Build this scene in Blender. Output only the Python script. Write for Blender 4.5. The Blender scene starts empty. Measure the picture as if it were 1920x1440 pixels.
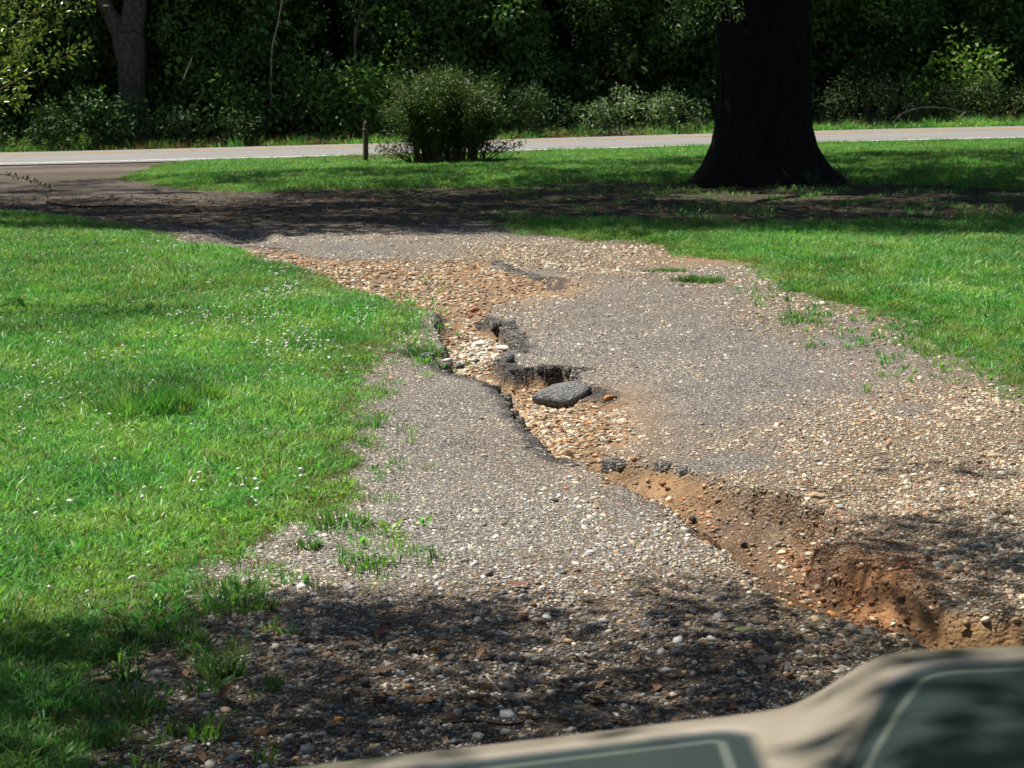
import bpy, math, random
import numpy as np
from mathutils import Vector

rng = np.random.default_rng(7)
random.seed(7)
scene = bpy.context.scene
COL = scene.collection

# ------------------------------------------------------------------ camera, sky, sun, exposure
CAM_H = 2.0                         # eye height in the cab above the drive
PITCH = math.atan(590 / 4000)
F_PX = 4000.0                       # focal length in photo pixels (photo is 1920 wide)
cam_d = bpy.data.cameras.new('camera')
cam_d.sensor_width = 36.0
cam_d.lens = 36.0 * F_PX / 1920.0
cam_d.clip_start = 0.1
cam_d.clip_end = 3000
cam_d.dof.use_dof = True
cam_d.dof.focus_distance = 11.5
cam_d.dof.aperture_fstop = 75.0 / 1000 / 0.006
cam = bpy.data.objects.new('camera', cam_d)
cam.location = (0, 0, CAM_H)
cam.rotation_euler = (math.pi / 2 - PITCH, 0, 0)
COL.objects.link(cam)
scene.camera = cam

SUN_EL, SUN_AZ = math.radians(66), math.radians(-60)     # azimuth clockwise from +Y (the view direction)
SDIR = np.array([math.sin(SUN_AZ) * math.cos(SUN_EL), math.cos(SUN_AZ) * math.cos(SUN_EL), math.sin(SUN_EL)])
world = bpy.data.worlds.new('World')
scene.world = world
world.use_nodes = True
wn = world.node_tree
sky = wn.nodes.new('ShaderNodeTexSky')
sky.sky_type = 'NISHITA'
sky.sun_disc = False
sky.sun_elevation = SUN_EL
sky.sun_rotation = SUN_AZ
bg = wn.nodes['Background']
bg.inputs['Strength'].default_value = 0.05
wn.links.new(sky.outputs[0], bg.inputs['Color'])
sun_d = bpy.data.lights.new('sun', 'SUN')
sun_d.energy = 5.0
sun_d.angle = math.radians(0.55)
sun_d.color = (1.0, 0.95, 0.86)
sun = bpy.data.objects.new('sun', sun_d)
sun.rotation_euler = Vector((-SDIR[0], -SDIR[1], -SDIR[2])).to_track_quat('-Z', 'Y').to_euler()
sun.location = (0, 0, 40)
COL.objects.link(sun)
scene.view_settings.view_transform = 'Standard'
scene.view_settings.look = 'None'
scene.view_settings.exposure = 0.8
scene.view_settings.gamma = 1.0
scene.view_settings.use_curve_mapping = False
scene.cycles.use_denoising = True
scene.cycles.max_bounces = 4
scene.cycles.diffuse_bounces = 2
scene.cycles.glossy_bounces = 2
scene.cycles.transmission_bounces = 3
scene.cycles.adaptive_threshold = 0.03
scene.cycles.transparent_max_bounces = 8

# ------------------------------------------------------------------ numeric helpers
def S(t):
    t = np.clip(t, 0, 1)
    return t * t * (3 - 2 * t)

def _hash(ix, iy, seed):
    h = (ix.astype(np.int64) * 374761393 + iy.astype(np.int64) * 668265263 + seed * 974634537) & 0xFFFFFFFF
    h = ((h ^ (h >> 13)) * 1274126177) & 0xFFFFFFFF
    h = h ^ (h >> 16)
    return (h & 0xFFFF) / 65535.0

def vnoise(x, y, seed=0):
    x = np.asarray(x, float); y = np.asarray(y, float)
    ix = np.floor(x); iy = np.floor(y)
    fx = S(x - ix); fy = S(y - iy)
    a = _hash(ix, iy, seed); b = _hash(ix + 1, iy, seed)
    c = _hash(ix, iy + 1, seed); d = _hash(ix + 1, iy + 1, seed)
    return (a * (1 - fx) + b * fx) * (1 - fy) + (c * (1 - fx) + d * fx) * fy

def fbm(x, y, seed=0, octv=4):
    """noise around zero, about -1..1"""
    s = 0; a = 1; t = 0
    for k in range(octv):
        s = s + a * (vnoise(x * 2 ** k, y * 2 ** k, seed + k * 17) * 2 - 1)
        t += a; a *= 0.5
    return s / t * 1.6

CP, SP = math.cos(PITCH), math.sin(PITCH)

def zb(X, Y):
    """broad lie of the land: beyond 24 m it climbs to the right, behind the road it banks up"""
    X = np.asarray(X, float); Y = np.asarray(Y, float)
    z = .032 * 25 * np.tanh(X / 25) * S((Y - 24) / 22)
    return z + .06 * np.maximum(np.minimum(Y, 80) - 63, 0) + 9 * S((Y - 79) / 22)

def ray(px, py):
    a = (px - 960) / F_PX; b = -(py - 720) / F_PX
    return np.array([a, CP + b * SP, -SP + b * CP])

def G(px, py):
    """ground point seen at a photo pixel"""
    d = ray(px, py); t = 10.0
    o = np.array([0, 0, CAM_H])
    for _ in range(60):
        p = o + d * t
        t += 0.5 * (p[2] - float(zb(p[0], p[1]))) / -d[2]
    p = o + d * t
    return p

def AT(px, py, Y):
    d = ray(px, py)
    return np.array([0, 0, CAM_H]) + d * (Y / d[1])

def PX(X, Y, Z=None):
    """photo pixel of a ground point"""
    X = np.asarray(X, float); Y = np.asarray(Y, float)
    Z = (zb(X, Y) if Z is None else Z) - CAM_H
    dep = np.maximum(Y * CP - Z * SP, .05)
    up = Y * SP + Z * CP
    return 960 + F_PX * X / dep, 720 - F_PX * up / dep

def poly_xy(pts):
    return np.array([G(*p)[:2] for p in pts])

def inside(X, Y, P):
    r = np.zeros(X.shape, bool)
    n = len(P); j = n - 1
    for i in range(n):
        xi, yi = P[i]; xj, yj = P[j]
        if yi != yj:
            c = ((yi > Y) != (yj > Y)) & (X < (xj - xi) * (Y - yi) / (yj - yi) + xi)
            r ^= c
        j = i
    return r

def line_dist(X, Y, P, closed=False):
    d = np.full(X.shape, 1e9)
    n = len(P)
    for i in range(n if closed else n - 1):
        a = P[i]; b = P[(i + 1) % n]
        ab = b - a; L = ab @ ab + 1e-12
        t = np.clip(((X - a[0]) * ab[0] + (Y - a[1]) * ab[1]) / L, 0, 1)
        d = np.minimum(d, np.hypot(X - a[0] - t * ab[0], Y - a[1] - t * ab[1]))
    return d

def sdist(X, Y, P):
    d = line_dist(X, Y, P, True)
    return np.where(inside(X, Y, P), d, -d)

def blob(px, py, cx, cy, rx, ry):
    return np.exp(-(((px - cx) / rx) ** 2 + ((py - cy) / ry) ** 2))

# ------------------------------------------------------------------ layout on the ground
LEFT_LAWN = poly_xy([(-900, 392), (0, 400), (100, 408), (230, 426), (275, 433), (290, 452), (400, 461), (432, 471),
    (520, 493), (590, 516), (640, 543), (705, 563), (745, 582), (742, 612), (720, 650), (685, 690), (672, 760), (655, 830),
    (642, 900), (662, 950), (600, 976), (500, 992), (470, 1036), (380, 1070), (350, 1112), (255, 1160), (215, 1225),
    (180, 1290), (160, 1350), (165, 1440), (140, 1700), (-1500, 1700)])
RIGHT_LAWN = poly_xy([(345, 303), (270, 322), (235, 334), (330, 352), (480, 364), (640, 376), (800, 392), (900, 412), (985, 438),
    (1090, 448), (1260, 464), (1360, 480), (1470, 507), (1520, 545), (1610, 566), (1710, 594), (1800, 634), (1865, 672),
    (1930, 706), (2060, 770), (2400, 880), (3300, 880), (3600, 262), (1920, 258), (1200, 282), (640, 292)])
GUL_R = poly_xy([(430, 456), (540, 470), (640, 482), (760, 488), (860, 488), (930, 493), (965, 512), (1055, 533), (1045, 548),
    (970, 560), (905, 588), (950, 598), (972, 622), (982, 650), (950, 664), (962, 688), (1030, 682), (1105, 688), (1100, 712),
    (1160, 722), (1205, 752), (1230, 800), (1215, 838), (1150, 848), (1220, 862), (1290, 878), (1350, 892), (1430, 916), (1500, 932),
    (1562, 954), (1592, 998), (1594, 1040), (1625, 1072), (1700, 1112), (1930, 1140), (2150, 1160)])
GUL_L = poly_xy([(430, 470), (520, 494), (590, 518), (640, 545), (720, 566), (790, 578), (818, 592), (806, 620), (836, 640), (818, 655),
    (826, 690), (900, 708), (948, 742), (966, 792), (1006, 850), (1095, 890), (1180, 934), (1238, 980), (1296, 1030), (1362, 1082),
    (1440, 1130), (1575, 1190), (1780, 1240), (2150, 1330)])
GULLY = np.vstack([GUL_R, GUL_L[::-1]])
HOLE = G(425, 446)[:2]
ROAD_N = lambda X: 51.8 - 0.11 * X
ROAD_F = lambda X: 61.0 - 0.09 * X
LINE_Y = np.array([G(960, y)[1] for y in (440, 500, 560, 610, 680, 740, 860, 960, 1100, 1300)])[::-1]
def byrow(Y, vals):
    return np.interp(Y, LINE_Y, vals[::-1])

def gully(X, Y):
    """(depth of the washed-out channel, how far into it 0..1, bed coordinate)"""
    X = np.asarray(X, float); Y = np.asarray(Y, float)
    dep = np.zeros(X.shape); cl = np.zeros(X.shape)
    m = (Y > 5) & (Y < 27) & (X > -6) & (X < 6)
    if not m.any():
        return dep, cl, cl > 0
    x, y = X[m], Y[m]
    ins = inside(x, y, GULLY)
    wob = .06 * fbm(x * 3.2, y * 1.7, 3) + .05 * fbm(x * 9, y * 5.5, 5, 3)
    dl = np.where(ins, 1, -1) * line_dist(x, y, GUL_L) + wob
    dr = np.where(ins, 1, -1) * line_dist(x, y, GUL_R) + wob
    #              440  500  560  610  680  740  860  960 1100 1300
    D = byrow(y, [.03, .05, .08, .15, .16, .12, .10, .20, .18, .08])
    wl = byrow(y, [.3, .3, .3, .12, .07, .06, .10, .34, .40, .5])
    wr = byrow(y, [.3, .16, .12, .07, .06, .45, .22, .09, .16, .3])
    e = np.minimum(S(dl / wl), S(dr / wr))
    bed = .024 * fbm(x * 3.5, y * 1.6, 9) + .015 * fbm(x * 11, y * 6, 11, 4)
    dep[m] = D * e + e * bed
    cl[m] = e
    left = np.zeros(X.shape, bool); left[m] = dl / wl < dr / wr
    return dep, cl, left

def height(X, Y):
    X = np.asarray(X, float); Y = np.asarray(Y, float)
    dep, cl, lft = gully(X, Y)
    near = 1 - S((Y - 30) / 14)
    z = zb(X, Y) + near * (.03 * fbm(X * .55, Y * .35, 21) + .007 * fbm(X * 3.1, Y * 1.4, 22, 3) * (1 - cl))
    # broken bitumen skin: a slightly raised lip beside the channel
    z = z - dep
    h = np.hypot((X - HOLE[0]) / .55, (Y - HOLE[1]) / 1.3) + .2 * fbm(X * 2.2, Y * .9, 31, 3)
    z = z - .10 * S((1.0 - h) / .35)
    # loose gravel ridge right of the channel mouth
    px, py = PX(X, Y, 0 * X)
    z = z + .05 * blob(px, py, 1720, 1090, 150, 40) * (Y < 14) * (Y > 4)
    return z

# ------------------------------------------------------------------ object helpers
def tag(o, label=None, cat=None, group=None, kind=None):
    if label: o['label'] = label
    if cat: o['category'] = cat
    if group: o['group'] = group
    if kind: o['kind'] = kind
    return o

def link(o, parent=None):
    COL.objects.link(o)
    if parent is not None:
        o.parent = parent
    return o

def empty(name, loc):
    o = bpy.data.objects.new(name, None)
    o.location = tuple(float(v) for v in loc)
    o.empty_display_size = .2
    return link(o)

def mesh_np(name, V, Fc, mat=None, smooth=False):
    """V (n,3); Fc a list of (m,k) arrays"""
    me = bpy.data.meshes.new(name)
    V = np.asarray(V, np.float32)
    if not isinstance(Fc, (list, tuple)):
        Fc = [Fc]
    Fc = [np.asarray(f, np.int32) for f in Fc if len(f)]
    nl = sum(f.size for f in Fc); nf = sum(len(f) for f in Fc)
    me.vertices.add(len(V)); me.vertices.foreach_set('co', V.ravel())
    me.loops.add(nl); me.loops.foreach_set('vertex_index', np.concatenate([f.ravel() for f in Fc]))
    tot = np.concatenate([np.full(len(f), f.shape[1], np.int32) for f in Fc])
    st = np.concatenate([[0], np.cumsum(tot)[:-1]]).astype(np.int32)
    me.polygons.add(nf); me.polygons.foreach_set('loop_start', st); me.polygons.foreach_set('loop_total', tot)
    if smooth:
        me.polygons.foreach_set('use_smooth', np.ones(nf, bool))
    me.update(calc_edges=True)
    if mat is not None:
        me.materials.append(mat)
    return me

def attr(me, name, vals, typ='FLOAT'):
    a = me.attributes.new(name, typ, 'POINT')
    v = np.asarray(vals, np.float32 if typ != 'INT' else np.int32)
    key = {'FLOAT': 'value', 'INT': 'value', 'FLOAT_VECTOR': 'vector', 'FLOAT_COLOR': 'color'}[typ]
    a.data.foreach_set(key, v.ravel())

def obj(name, me, parent=None, loc=None):
    o = bpy.data.objects.new(name, me)
    if loc is not None:
        o.location = tuple(float(v) for v in loc)
    return link(o, parent)

def unit(v):
    v = np.asarray(v, float)
    return v / (np.linalg.norm(v, axis=-1, keepdims=True) + 1e-9)

def tubes(paths, sides=6):
    """paths: list of (points (n,3), radii (n,)) -> V, F"""
    V = []; Fq = []; Ft = []; base = 0
    for P, R in paths:
        P = np.asarray(P, float); R = np.asarray(R, float); n = len(P)
        T = unit(np.gradient(P, axis=0))
        ref = np.array([0, 0, 1.0]) if abs(T[0][2]) < .8 else np.array([1.0, 0, 0])
        a = unit(np.cross(T, ref)); b = np.cross(T, a)
        th = np.arange(sides) / sides * 2 * math.pi
        ring = P[:, None, :] + R[:, None, None] * (np.cos(th)[None, :, None] * a[:, None, :] + np.sin(th)[None, :, None] * b[:, None, :])
        V.append(ring.reshape(-1, 3))
        for i in range(n - 1):
            for k in range(sides):
                k2 = (k + 1) % sides
                Fq.append((base + i * sides + k, base + i * sides + k2, base + (i + 1) * sides + k2, base + (i + 1) * sides + k))
        V.append(P[-1:]); tip = base + n * sides
        for k in range(sides):
            Ft.append((base + (n - 1) * sides + k, base + (n - 1) * sides + (k + 1) % sides, tip))
        base = tip + 1
    return np.vstack(V), [np.array(Fq), np.array(Ft)]

def kites(P, D, N, L, W, fold=.18):
    """folded kite leaves: base P, along D, facing N"""
    P = np.asarray(P, float); D = unit(D); Sd = unit(np.cross(D, N)); Nn = np.cross(Sd, D)
    L = np.asarray(L, float)[:, None]; W = np.asarray(W, float)[:, None]
    n = len(P)
    V = np.stack([P, P + D * L * .42 + Sd * W * .5 + Nn * W * fold, P + D * L - Nn * L * .06, P + D * L * .42 - Sd * W * .5 + Nn * W * fold], 1).reshape(-1, 3)
    i = np.arange(n)[:, None] * 4
    Fc = np.vstack([i + np.array([0, 1, 2]), i + np.array([0, 2, 3])])
    return V, Fc

def leaf_mesh(name, P, D, N, L, W, mat, fold=.18, r=None):
    V, Fc = kites(P, D, N, L, W, fold)
    me = mesh_np(name, V, Fc, mat)
    lv = (r or rng).random(len(P))
    attr(me, 'lv', np.repeat(lv, 4))
    return me

def rand_dirs(n, r):
    return unit(r.normal(size=(n, 3)))

_pcol = {}
def scatter(name, pts, scl, rot, idx, col, protos, key):
    """tens of thousands of small pieces as one object of points with geometry nodes"""
    me = bpy.data.meshes.new(name)
    pts = np.asarray(pts, np.float32)
    me.vertices.add(len(pts)); me.vertices.foreach_set('co', pts.ravel())
    attr(me, 'scl', scl); attr(me, 'rot', rot, 'FLOAT_VECTOR'); attr(me, 'idx', idx, 'INT')
    attr(me, 'col', np.hstack([col, np.ones((len(col), 1))]), 'FLOAT_COLOR')
    o = obj(name, me)
    if key not in _pcol:
        c = bpy.data.collections.new('pieces_' + key)
        for p in protos:
            c.objects.link(p)
        ng = bpy.data.node_groups.new('scatter_' + key, 'GeometryNodeTree')
        ng.interface.new_socket('Geometry', in_out='INPUT', socket_type='NodeSocketGeometry')
        ng.interface.new_socket('Geometry', in_out='OUTPUT', socket_type='NodeSocketGeometry')
        N = ng.nodes; Lk = ng.links
        gi = N.new('NodeGroupInput'); go = N.new('NodeGroupOutput')
        ci = N.new('GeometryNodeCollectionInfo')
        ci.inputs['Collection'].default_value = c
        ci.inputs['Separate Children'].default_value = True
        ci.inputs['Reset Children'].default_value = True
        ip = N.new('GeometryNodeInstanceOnPoints')
        ip.inputs['Pick Instance'].default_value = True
        def na(n, t):
            q = N.new('GeometryNodeInputNamedAttribute'); q.data_type = t; q.inputs['Name'].default_value = n
            return q.outputs['Attribute']
        Lk.new(gi.outputs[0], ip.inputs['Points'])
        Lk.new(ci.outputs[0], ip.inputs['Instance'])
        Lk.new(na('idx', 'INT'), ip.inputs['Instance Index'])
        Lk.new(na('rot', 'FLOAT_VECTOR'), ip.inputs['Rotation'])
        Lk.new(na('scl', 'FLOAT'), ip.inputs['Scale'])
        Lk.new(ip.outputs[0], go.inputs[0])
        _pcol[key] = ng
    m = o.modifiers.new('scatter', 'NODES')
    m.node_group = _pcol[key]
    return tag(o, kind='stuff')

# ------------------------------------------------------------------ materials
class NT:
    def __init__(s, name):
        s.m = bpy.data.materials.new(name); s.m.use_nodes = True
        s.t = s.m.node_tree; s.n = s.t.nodes; s.l = s.t.links
        s.bsdf = s.n['Principled BSDF']; s.out = s.n['Material Output']
    def node(s, typ, **kw):
        q = s.n.new(typ)
        for k, v in kw.items():
            setattr(q, k, v)
        return q
    def put(s, sock, v):
        if hasattr(v, 'is_output'):
            s.l.new(v, sock)
        elif isinstance(v, (tuple, list)) and len(v) == 3 and sock.type == 'RGBA':
            sock.default_value = (*v, 1)
        else:
            sock.default_value = v
    def mix(s, f, a, b, mode='MIX'):
        q = s.node('ShaderNodeMix', data_type='RGBA', blend_type=mode)
        s.put(q.inputs[0], f); s.put(q.inputs[6], a); s.put(q.inputs[7], b)
        return q.outputs[2]
    def math(s, op, a, b=0.0, c=None):
        q = s.node('ShaderNodeMath', operation=op)
        s.put(q.inputs[0], a); s.put(q.inputs[1], b)
        if c is not None: s.put(q.inputs[2], c)
        return q.outputs[0]
    def ramp(s, f, stops, interp='LINEAR'):
        q = s.node('ShaderNodeValToRGB'); cr = q.color_ramp; cr.interpolation = interp
        while len(cr.elements) > 1: cr.elements.remove(cr.elements[-1])
        for i, (p, c) in enumerate(stops):
            e = cr.elements[0] if i == 0 else cr.elements.new(p)
            e.position = p; e.color = (*c, 1) if len(c) == 3 else c
        s.put(q.inputs[0], f)
        return q.outputs[0]
    def noise(s, vec, scale, detail=4, rough=.6):
        q = s.node('ShaderNodeTexNoise'); q.inputs['Scale'].default_value = scale
        q.inputs['Detail'].default_value = detail; q.inputs['Roughness'].default_value = rough
        if vec is not None: s.l.new(vec, q.inputs['Vector'])
        return q.outputs['Fac']
    def voro(s, vec, scale, feature='F1'):
        q = s.node('ShaderNodeTexVoronoi', feature=feature); q.inputs['Scale'].default_value = scale
        if vec is not None: s.l.new(vec, q.inputs['Vector'])
        return q
    def geo(s):
        return s.node('ShaderNodeNewGeometry').outputs['Position']
    def objco(s):
        return s.node('ShaderNodeTexCoord').outputs['Object']
    def att(s, name, typ='GEOMETRY', out='Fac'):
        q = s.node('ShaderNodeAttribute', attribute_type=typ, attribute_name=name)
        return q.outputs[out]
    def bump(s, h, strength, dist):
        q = s.node('ShaderNodeBump'); q.inputs['Strength'].default_value = strength; q.inputs['Distance'].default_value = dist
        s.l.new(h, q.inputs['Height']); s.l.new(q.outputs[0], s.bsdf.inputs['Normal'])
    def base(s, c, rough=.8, spec=.3):
        s.put(s.bsdf.inputs['Base Color'], c); s.put(s.bsdf.inputs['Roughness'], rough)
        s.bsdf.inputs['Specular IOR Level'].default_value = spec
    def translucent(s, c, f):
        tr = s.node('ShaderNodeBsdfTranslucent'); s.put(tr.inputs[0], c)
        mx = s.node('ShaderNodeMixShader'); mx.inputs[0].default_value = f
        s.l.new(s.bsdf.outputs[0], mx.inputs[1]); s.l.new(tr.outputs[0], mx.inputs[2])
        s.l.new(mx.outputs[0], s.out.inputs['Surface'])

def leaf_mat(name, col=None, inst=False, trans=.35, rough=.5, spec=.3, var=.55):
    t = NT(name)
    lv = t.att('lv')
    c = t.att('col', 'INSTANCER', 'Color') if inst else col
    k = t.math('MULTIPLY_ADD', lv, var * 2, 1 - var)
    kk = t.node('ShaderNodeCombineColor')
    t.put(kk.inputs[0], t.math('MULTIPLY_ADD', lv, var * 2.4, 1 - var)); t.put(kk.inputs[1], k); t.put(kk.inputs[2], k)
    c2 = t.mix(1.0, c, kk.outputs[0], 'MULTIPLY')
    t.base(c2, rough, spec)
    bright = t.mix(1.0, c2, (1.1, 1.3, .6), 'MULTIPLY')
    t.translucent(bright, trans)
    return t.m

def bark_mat(name, c1, c2, scale=6, zs=.25, bump=.8, dist=.03):
    t = NT(name)
    mp = t.node('ShaderNodeMapping'); mp.inputs['Scale'].default_value = (1, 1, zs)
    t.l.new(t.objco(), mp.inputs[0])
    n = t.noise(mp.outputs[0], scale * 3, 6, .7)
    v = t.voro(mp.outputs[0], scale * 2.2).outputs['Distance']
    f = t.math('ADD', t.math('MULTIPLY', n, .7), t.math('MULTIPLY', v, .5))
    c = t.ramp(f, [(.25, c1), (.75, c2)])
    t.base(c, .9, .15)
    t.bump(f, bump, dist)
    return t.m

def stone_mat(name, c1, c2, rough=.75, scale=14):
    t = NT(name)
    n = t.noise(t.objco(), scale, 5, .65)
    t.base(t.ramp(n, [(.3, c1), (.7, c2)]), rough, .3)
    t.bump(t.noise(t.objco(), scale * 4, 4, .6), .5, .006)
    return t.m

def plain(name, c, rough=.6, spec=.4, metal=0.0, nscale=30, amt=.25):
    t = NT(name)
    n = t.noise(t.objco(), nscale, 4, .6)
    c2 = tuple(v * (1 - amt) for v in c)
    t.base(t.ramp(n, [(.3, c2), (.7, c)]), rough, spec)
    t.bsdf.inputs['Metallic'].default_value = metal
    return t.m

# ground: loose gravel, worn bitumen, clay and soil by painted weights, each with its own grain
def ground_mat():
    t = NT('ground_surface')
    pos = t.geo()
    a_as, a_cl, a_so, a_li, a_wet, a_lip, a_rust = (t.att(k) for k in ('asph', 'clay', 'soil', 'litter', 'wet', 'lip', 'rust'))
    v1 = t.voro(pos, 62); v2 = t.voro(pos, 120)
    r1 = t.node('ShaderNodeSeparateColor'); t.l.new(v1.outputs['Color'], r1.inputs[0])
    r2 = t.node('ShaderNodeSeparateColor'); t.l.new(v2.outputs['Color'], r2.inputs[0])
    gap = t.ramp(v1.outputs['Distance'], [(.35, (1, 1, 1)), (.72, (.3, .28, .26))])
    pal = [(0, (.30, .22, .14)), (.16, (.42, .32, .20)), (.3, (.22, .20, .19)), (.42, (.50, .42, .30)), (.56, (.33, .21, .11)),
           (.68, (.42, .40, .37)), (.8, (.26, .17, .10)), (.9, (.58, .52, .42)), (.96, (.36, .16, .07))]
    pal = [(p_, tuple(v * .62 for v in c_)) for p_, c_ in pal]
    grav = t.mix(1.0, t.ramp(r1.outputs[0], pal, 'CONSTANT'), gap, 'MULTIPLY')
    big = t.noise(pos, 1.3, 5, .6)
    grav = t.mix(t.ramp(big, [(.4, (0, 0, 0)), (.7, (.5, .5, .5))]), grav, (.13, .10, .07))
    # bitumen with aggregate chips showing
    bit = t.ramp(t.noise(pos, 2.1, 6, .65), [(.35, (.050, .045, .041)), (.65, (.115, .103, .090))])
    chipc = t.ramp(r2.outputs[1], [(0, (.20, .18, .17)), (.5, (.34, .30, .25)), (.8, (.48, .44, .38))], 'CONSTANT')
    chip = t.math('LESS_THAN', r2.outputs[0], .33)
    asp = t.mix(chip, bit, chipc)
    # clay and sand
    n3 = t.noise(pos, 5.5, 6, .65)
    clay = t.ramp(n3, [(.3, (.135, .080, .040)), (.48, (.24, .145, .070)), (.62, (.31, .190, .092)), (.8, (.36, .195, .080))])
    soil = t.ramp(t.noise(pos, 9, 5, .6), [(.3, (.030, .036, .012)), (.7, (.075, .085, .028))])
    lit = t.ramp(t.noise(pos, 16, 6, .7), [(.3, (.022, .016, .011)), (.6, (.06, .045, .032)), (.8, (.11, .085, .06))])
    clay = t.mix(t.math('MULTIPLY', a_rust, .8), clay, t.ramp(n3, [(.3, (.17, .068, .026)), (.65, (.34, .165, .07))]))
    c = t.mix(a_as, grav, asp)
    c = t.mix(a_cl, c, clay)
    c = t.mix(t.math('MULTIPLY', a_lip, t.ramp(t.noise(pos, 40, 4, .7), [(.3, (1, 1, 1)), (.7, (.55, .55, .55))])), c, (.020, .019, .020))
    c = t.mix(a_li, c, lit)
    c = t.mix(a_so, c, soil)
    wetc = t.mix(1.0, c, (.55, .5, .46), 'MULTIPLY')
    c = t.mix(a_wet, c, wetc)
    rough = t.math('MULTIPLY_ADD', a_wet, -.55, .92)
    t.base(c, rough, .25)
    h = t.math('ADD', t.math('MULTIPLY', v1.outputs['Distance'], -.7), t.math('MULTIPLY', t.noise(pos, 35, 5, .7), .8))
    h = t.math('MULTIPLY', h, t.math('SUBTRACT', 1.1, t.math('MULTIPLY', a_cl, .6)))
    t.bump(h, .9, .02)
    return t.m

M_GROUND = ground_mat()

# ------------------------------------------------------------------ the ground sheet
LIP_L = poly_xy([(700, 640), (800, 668), (826, 690), (900, 708), (948, 742), (966, 792), (1006, 850), (1060, 872)])
LIP_R = poly_xy([(1055, 533), (1045, 548)]), poly_xy([(905, 588), (950, 598), (972, 622), (982, 650), (950, 664), (962, 688), (1030, 682), (1105, 688)]), poly_xy([(930, 493), (965, 512), (1055, 530)]), poly_xy([(430, 456), (540, 470)])
def lip_of(X, Y):
    r = np.zeros(X.shape); m = (Y > 8) & (Y < 27) & (np.abs(X) < 6)
    x, y = X[m], Y[m]
    d = line_dist(x, y, LIP_L)
    for q in LIP_R:
        d = np.minimum(d, line_dist(x, y, q) * 1.0)
    d = d + .025 * fbm(x * 5, y * 3, 57) + .03 * fbm(x * 16, y * 9, 58, 2)
    r[m] = .95 * S(1.3 - d / .065)
    return r
def patches(px, py, X, Y):
    """bald dark areas of the worn skin"""
    p = blob(px, py, 1290, 596, 90, 14) + blob(px, py, 1400, 700, 120, 34) + blob(px, py, 1180, 735, 90, 26) + blob(px, py, 1340, 640, 60, 16)
    p = p + blob(px, py, 1590, 640, 110, 18) + blob(px, py, 1330, 870, 120, 26) + blob(px, py, 1020, 518, 70, 10) + blob(px, py, 560, 462, 110, 8) + blob(px, py, 900, 440, 180, 7)
    p = p + .9 * blob(px, py, 1180, 960, 60, 60) + .8 * blob(px, py, 860, 830, 90, 18) + .8 * blob(px, py, 760, 760, 60, 24) + .8 * blob(px, py, 950, 640, 40, 40) + .7 * blob(px, py, 1700, 760, 60, 20)
    return np.clip(S(p * 1.3 - .25 + .45 * fbm(X * 2.2, Y * 1.2, 119)), 0, 1)
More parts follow.
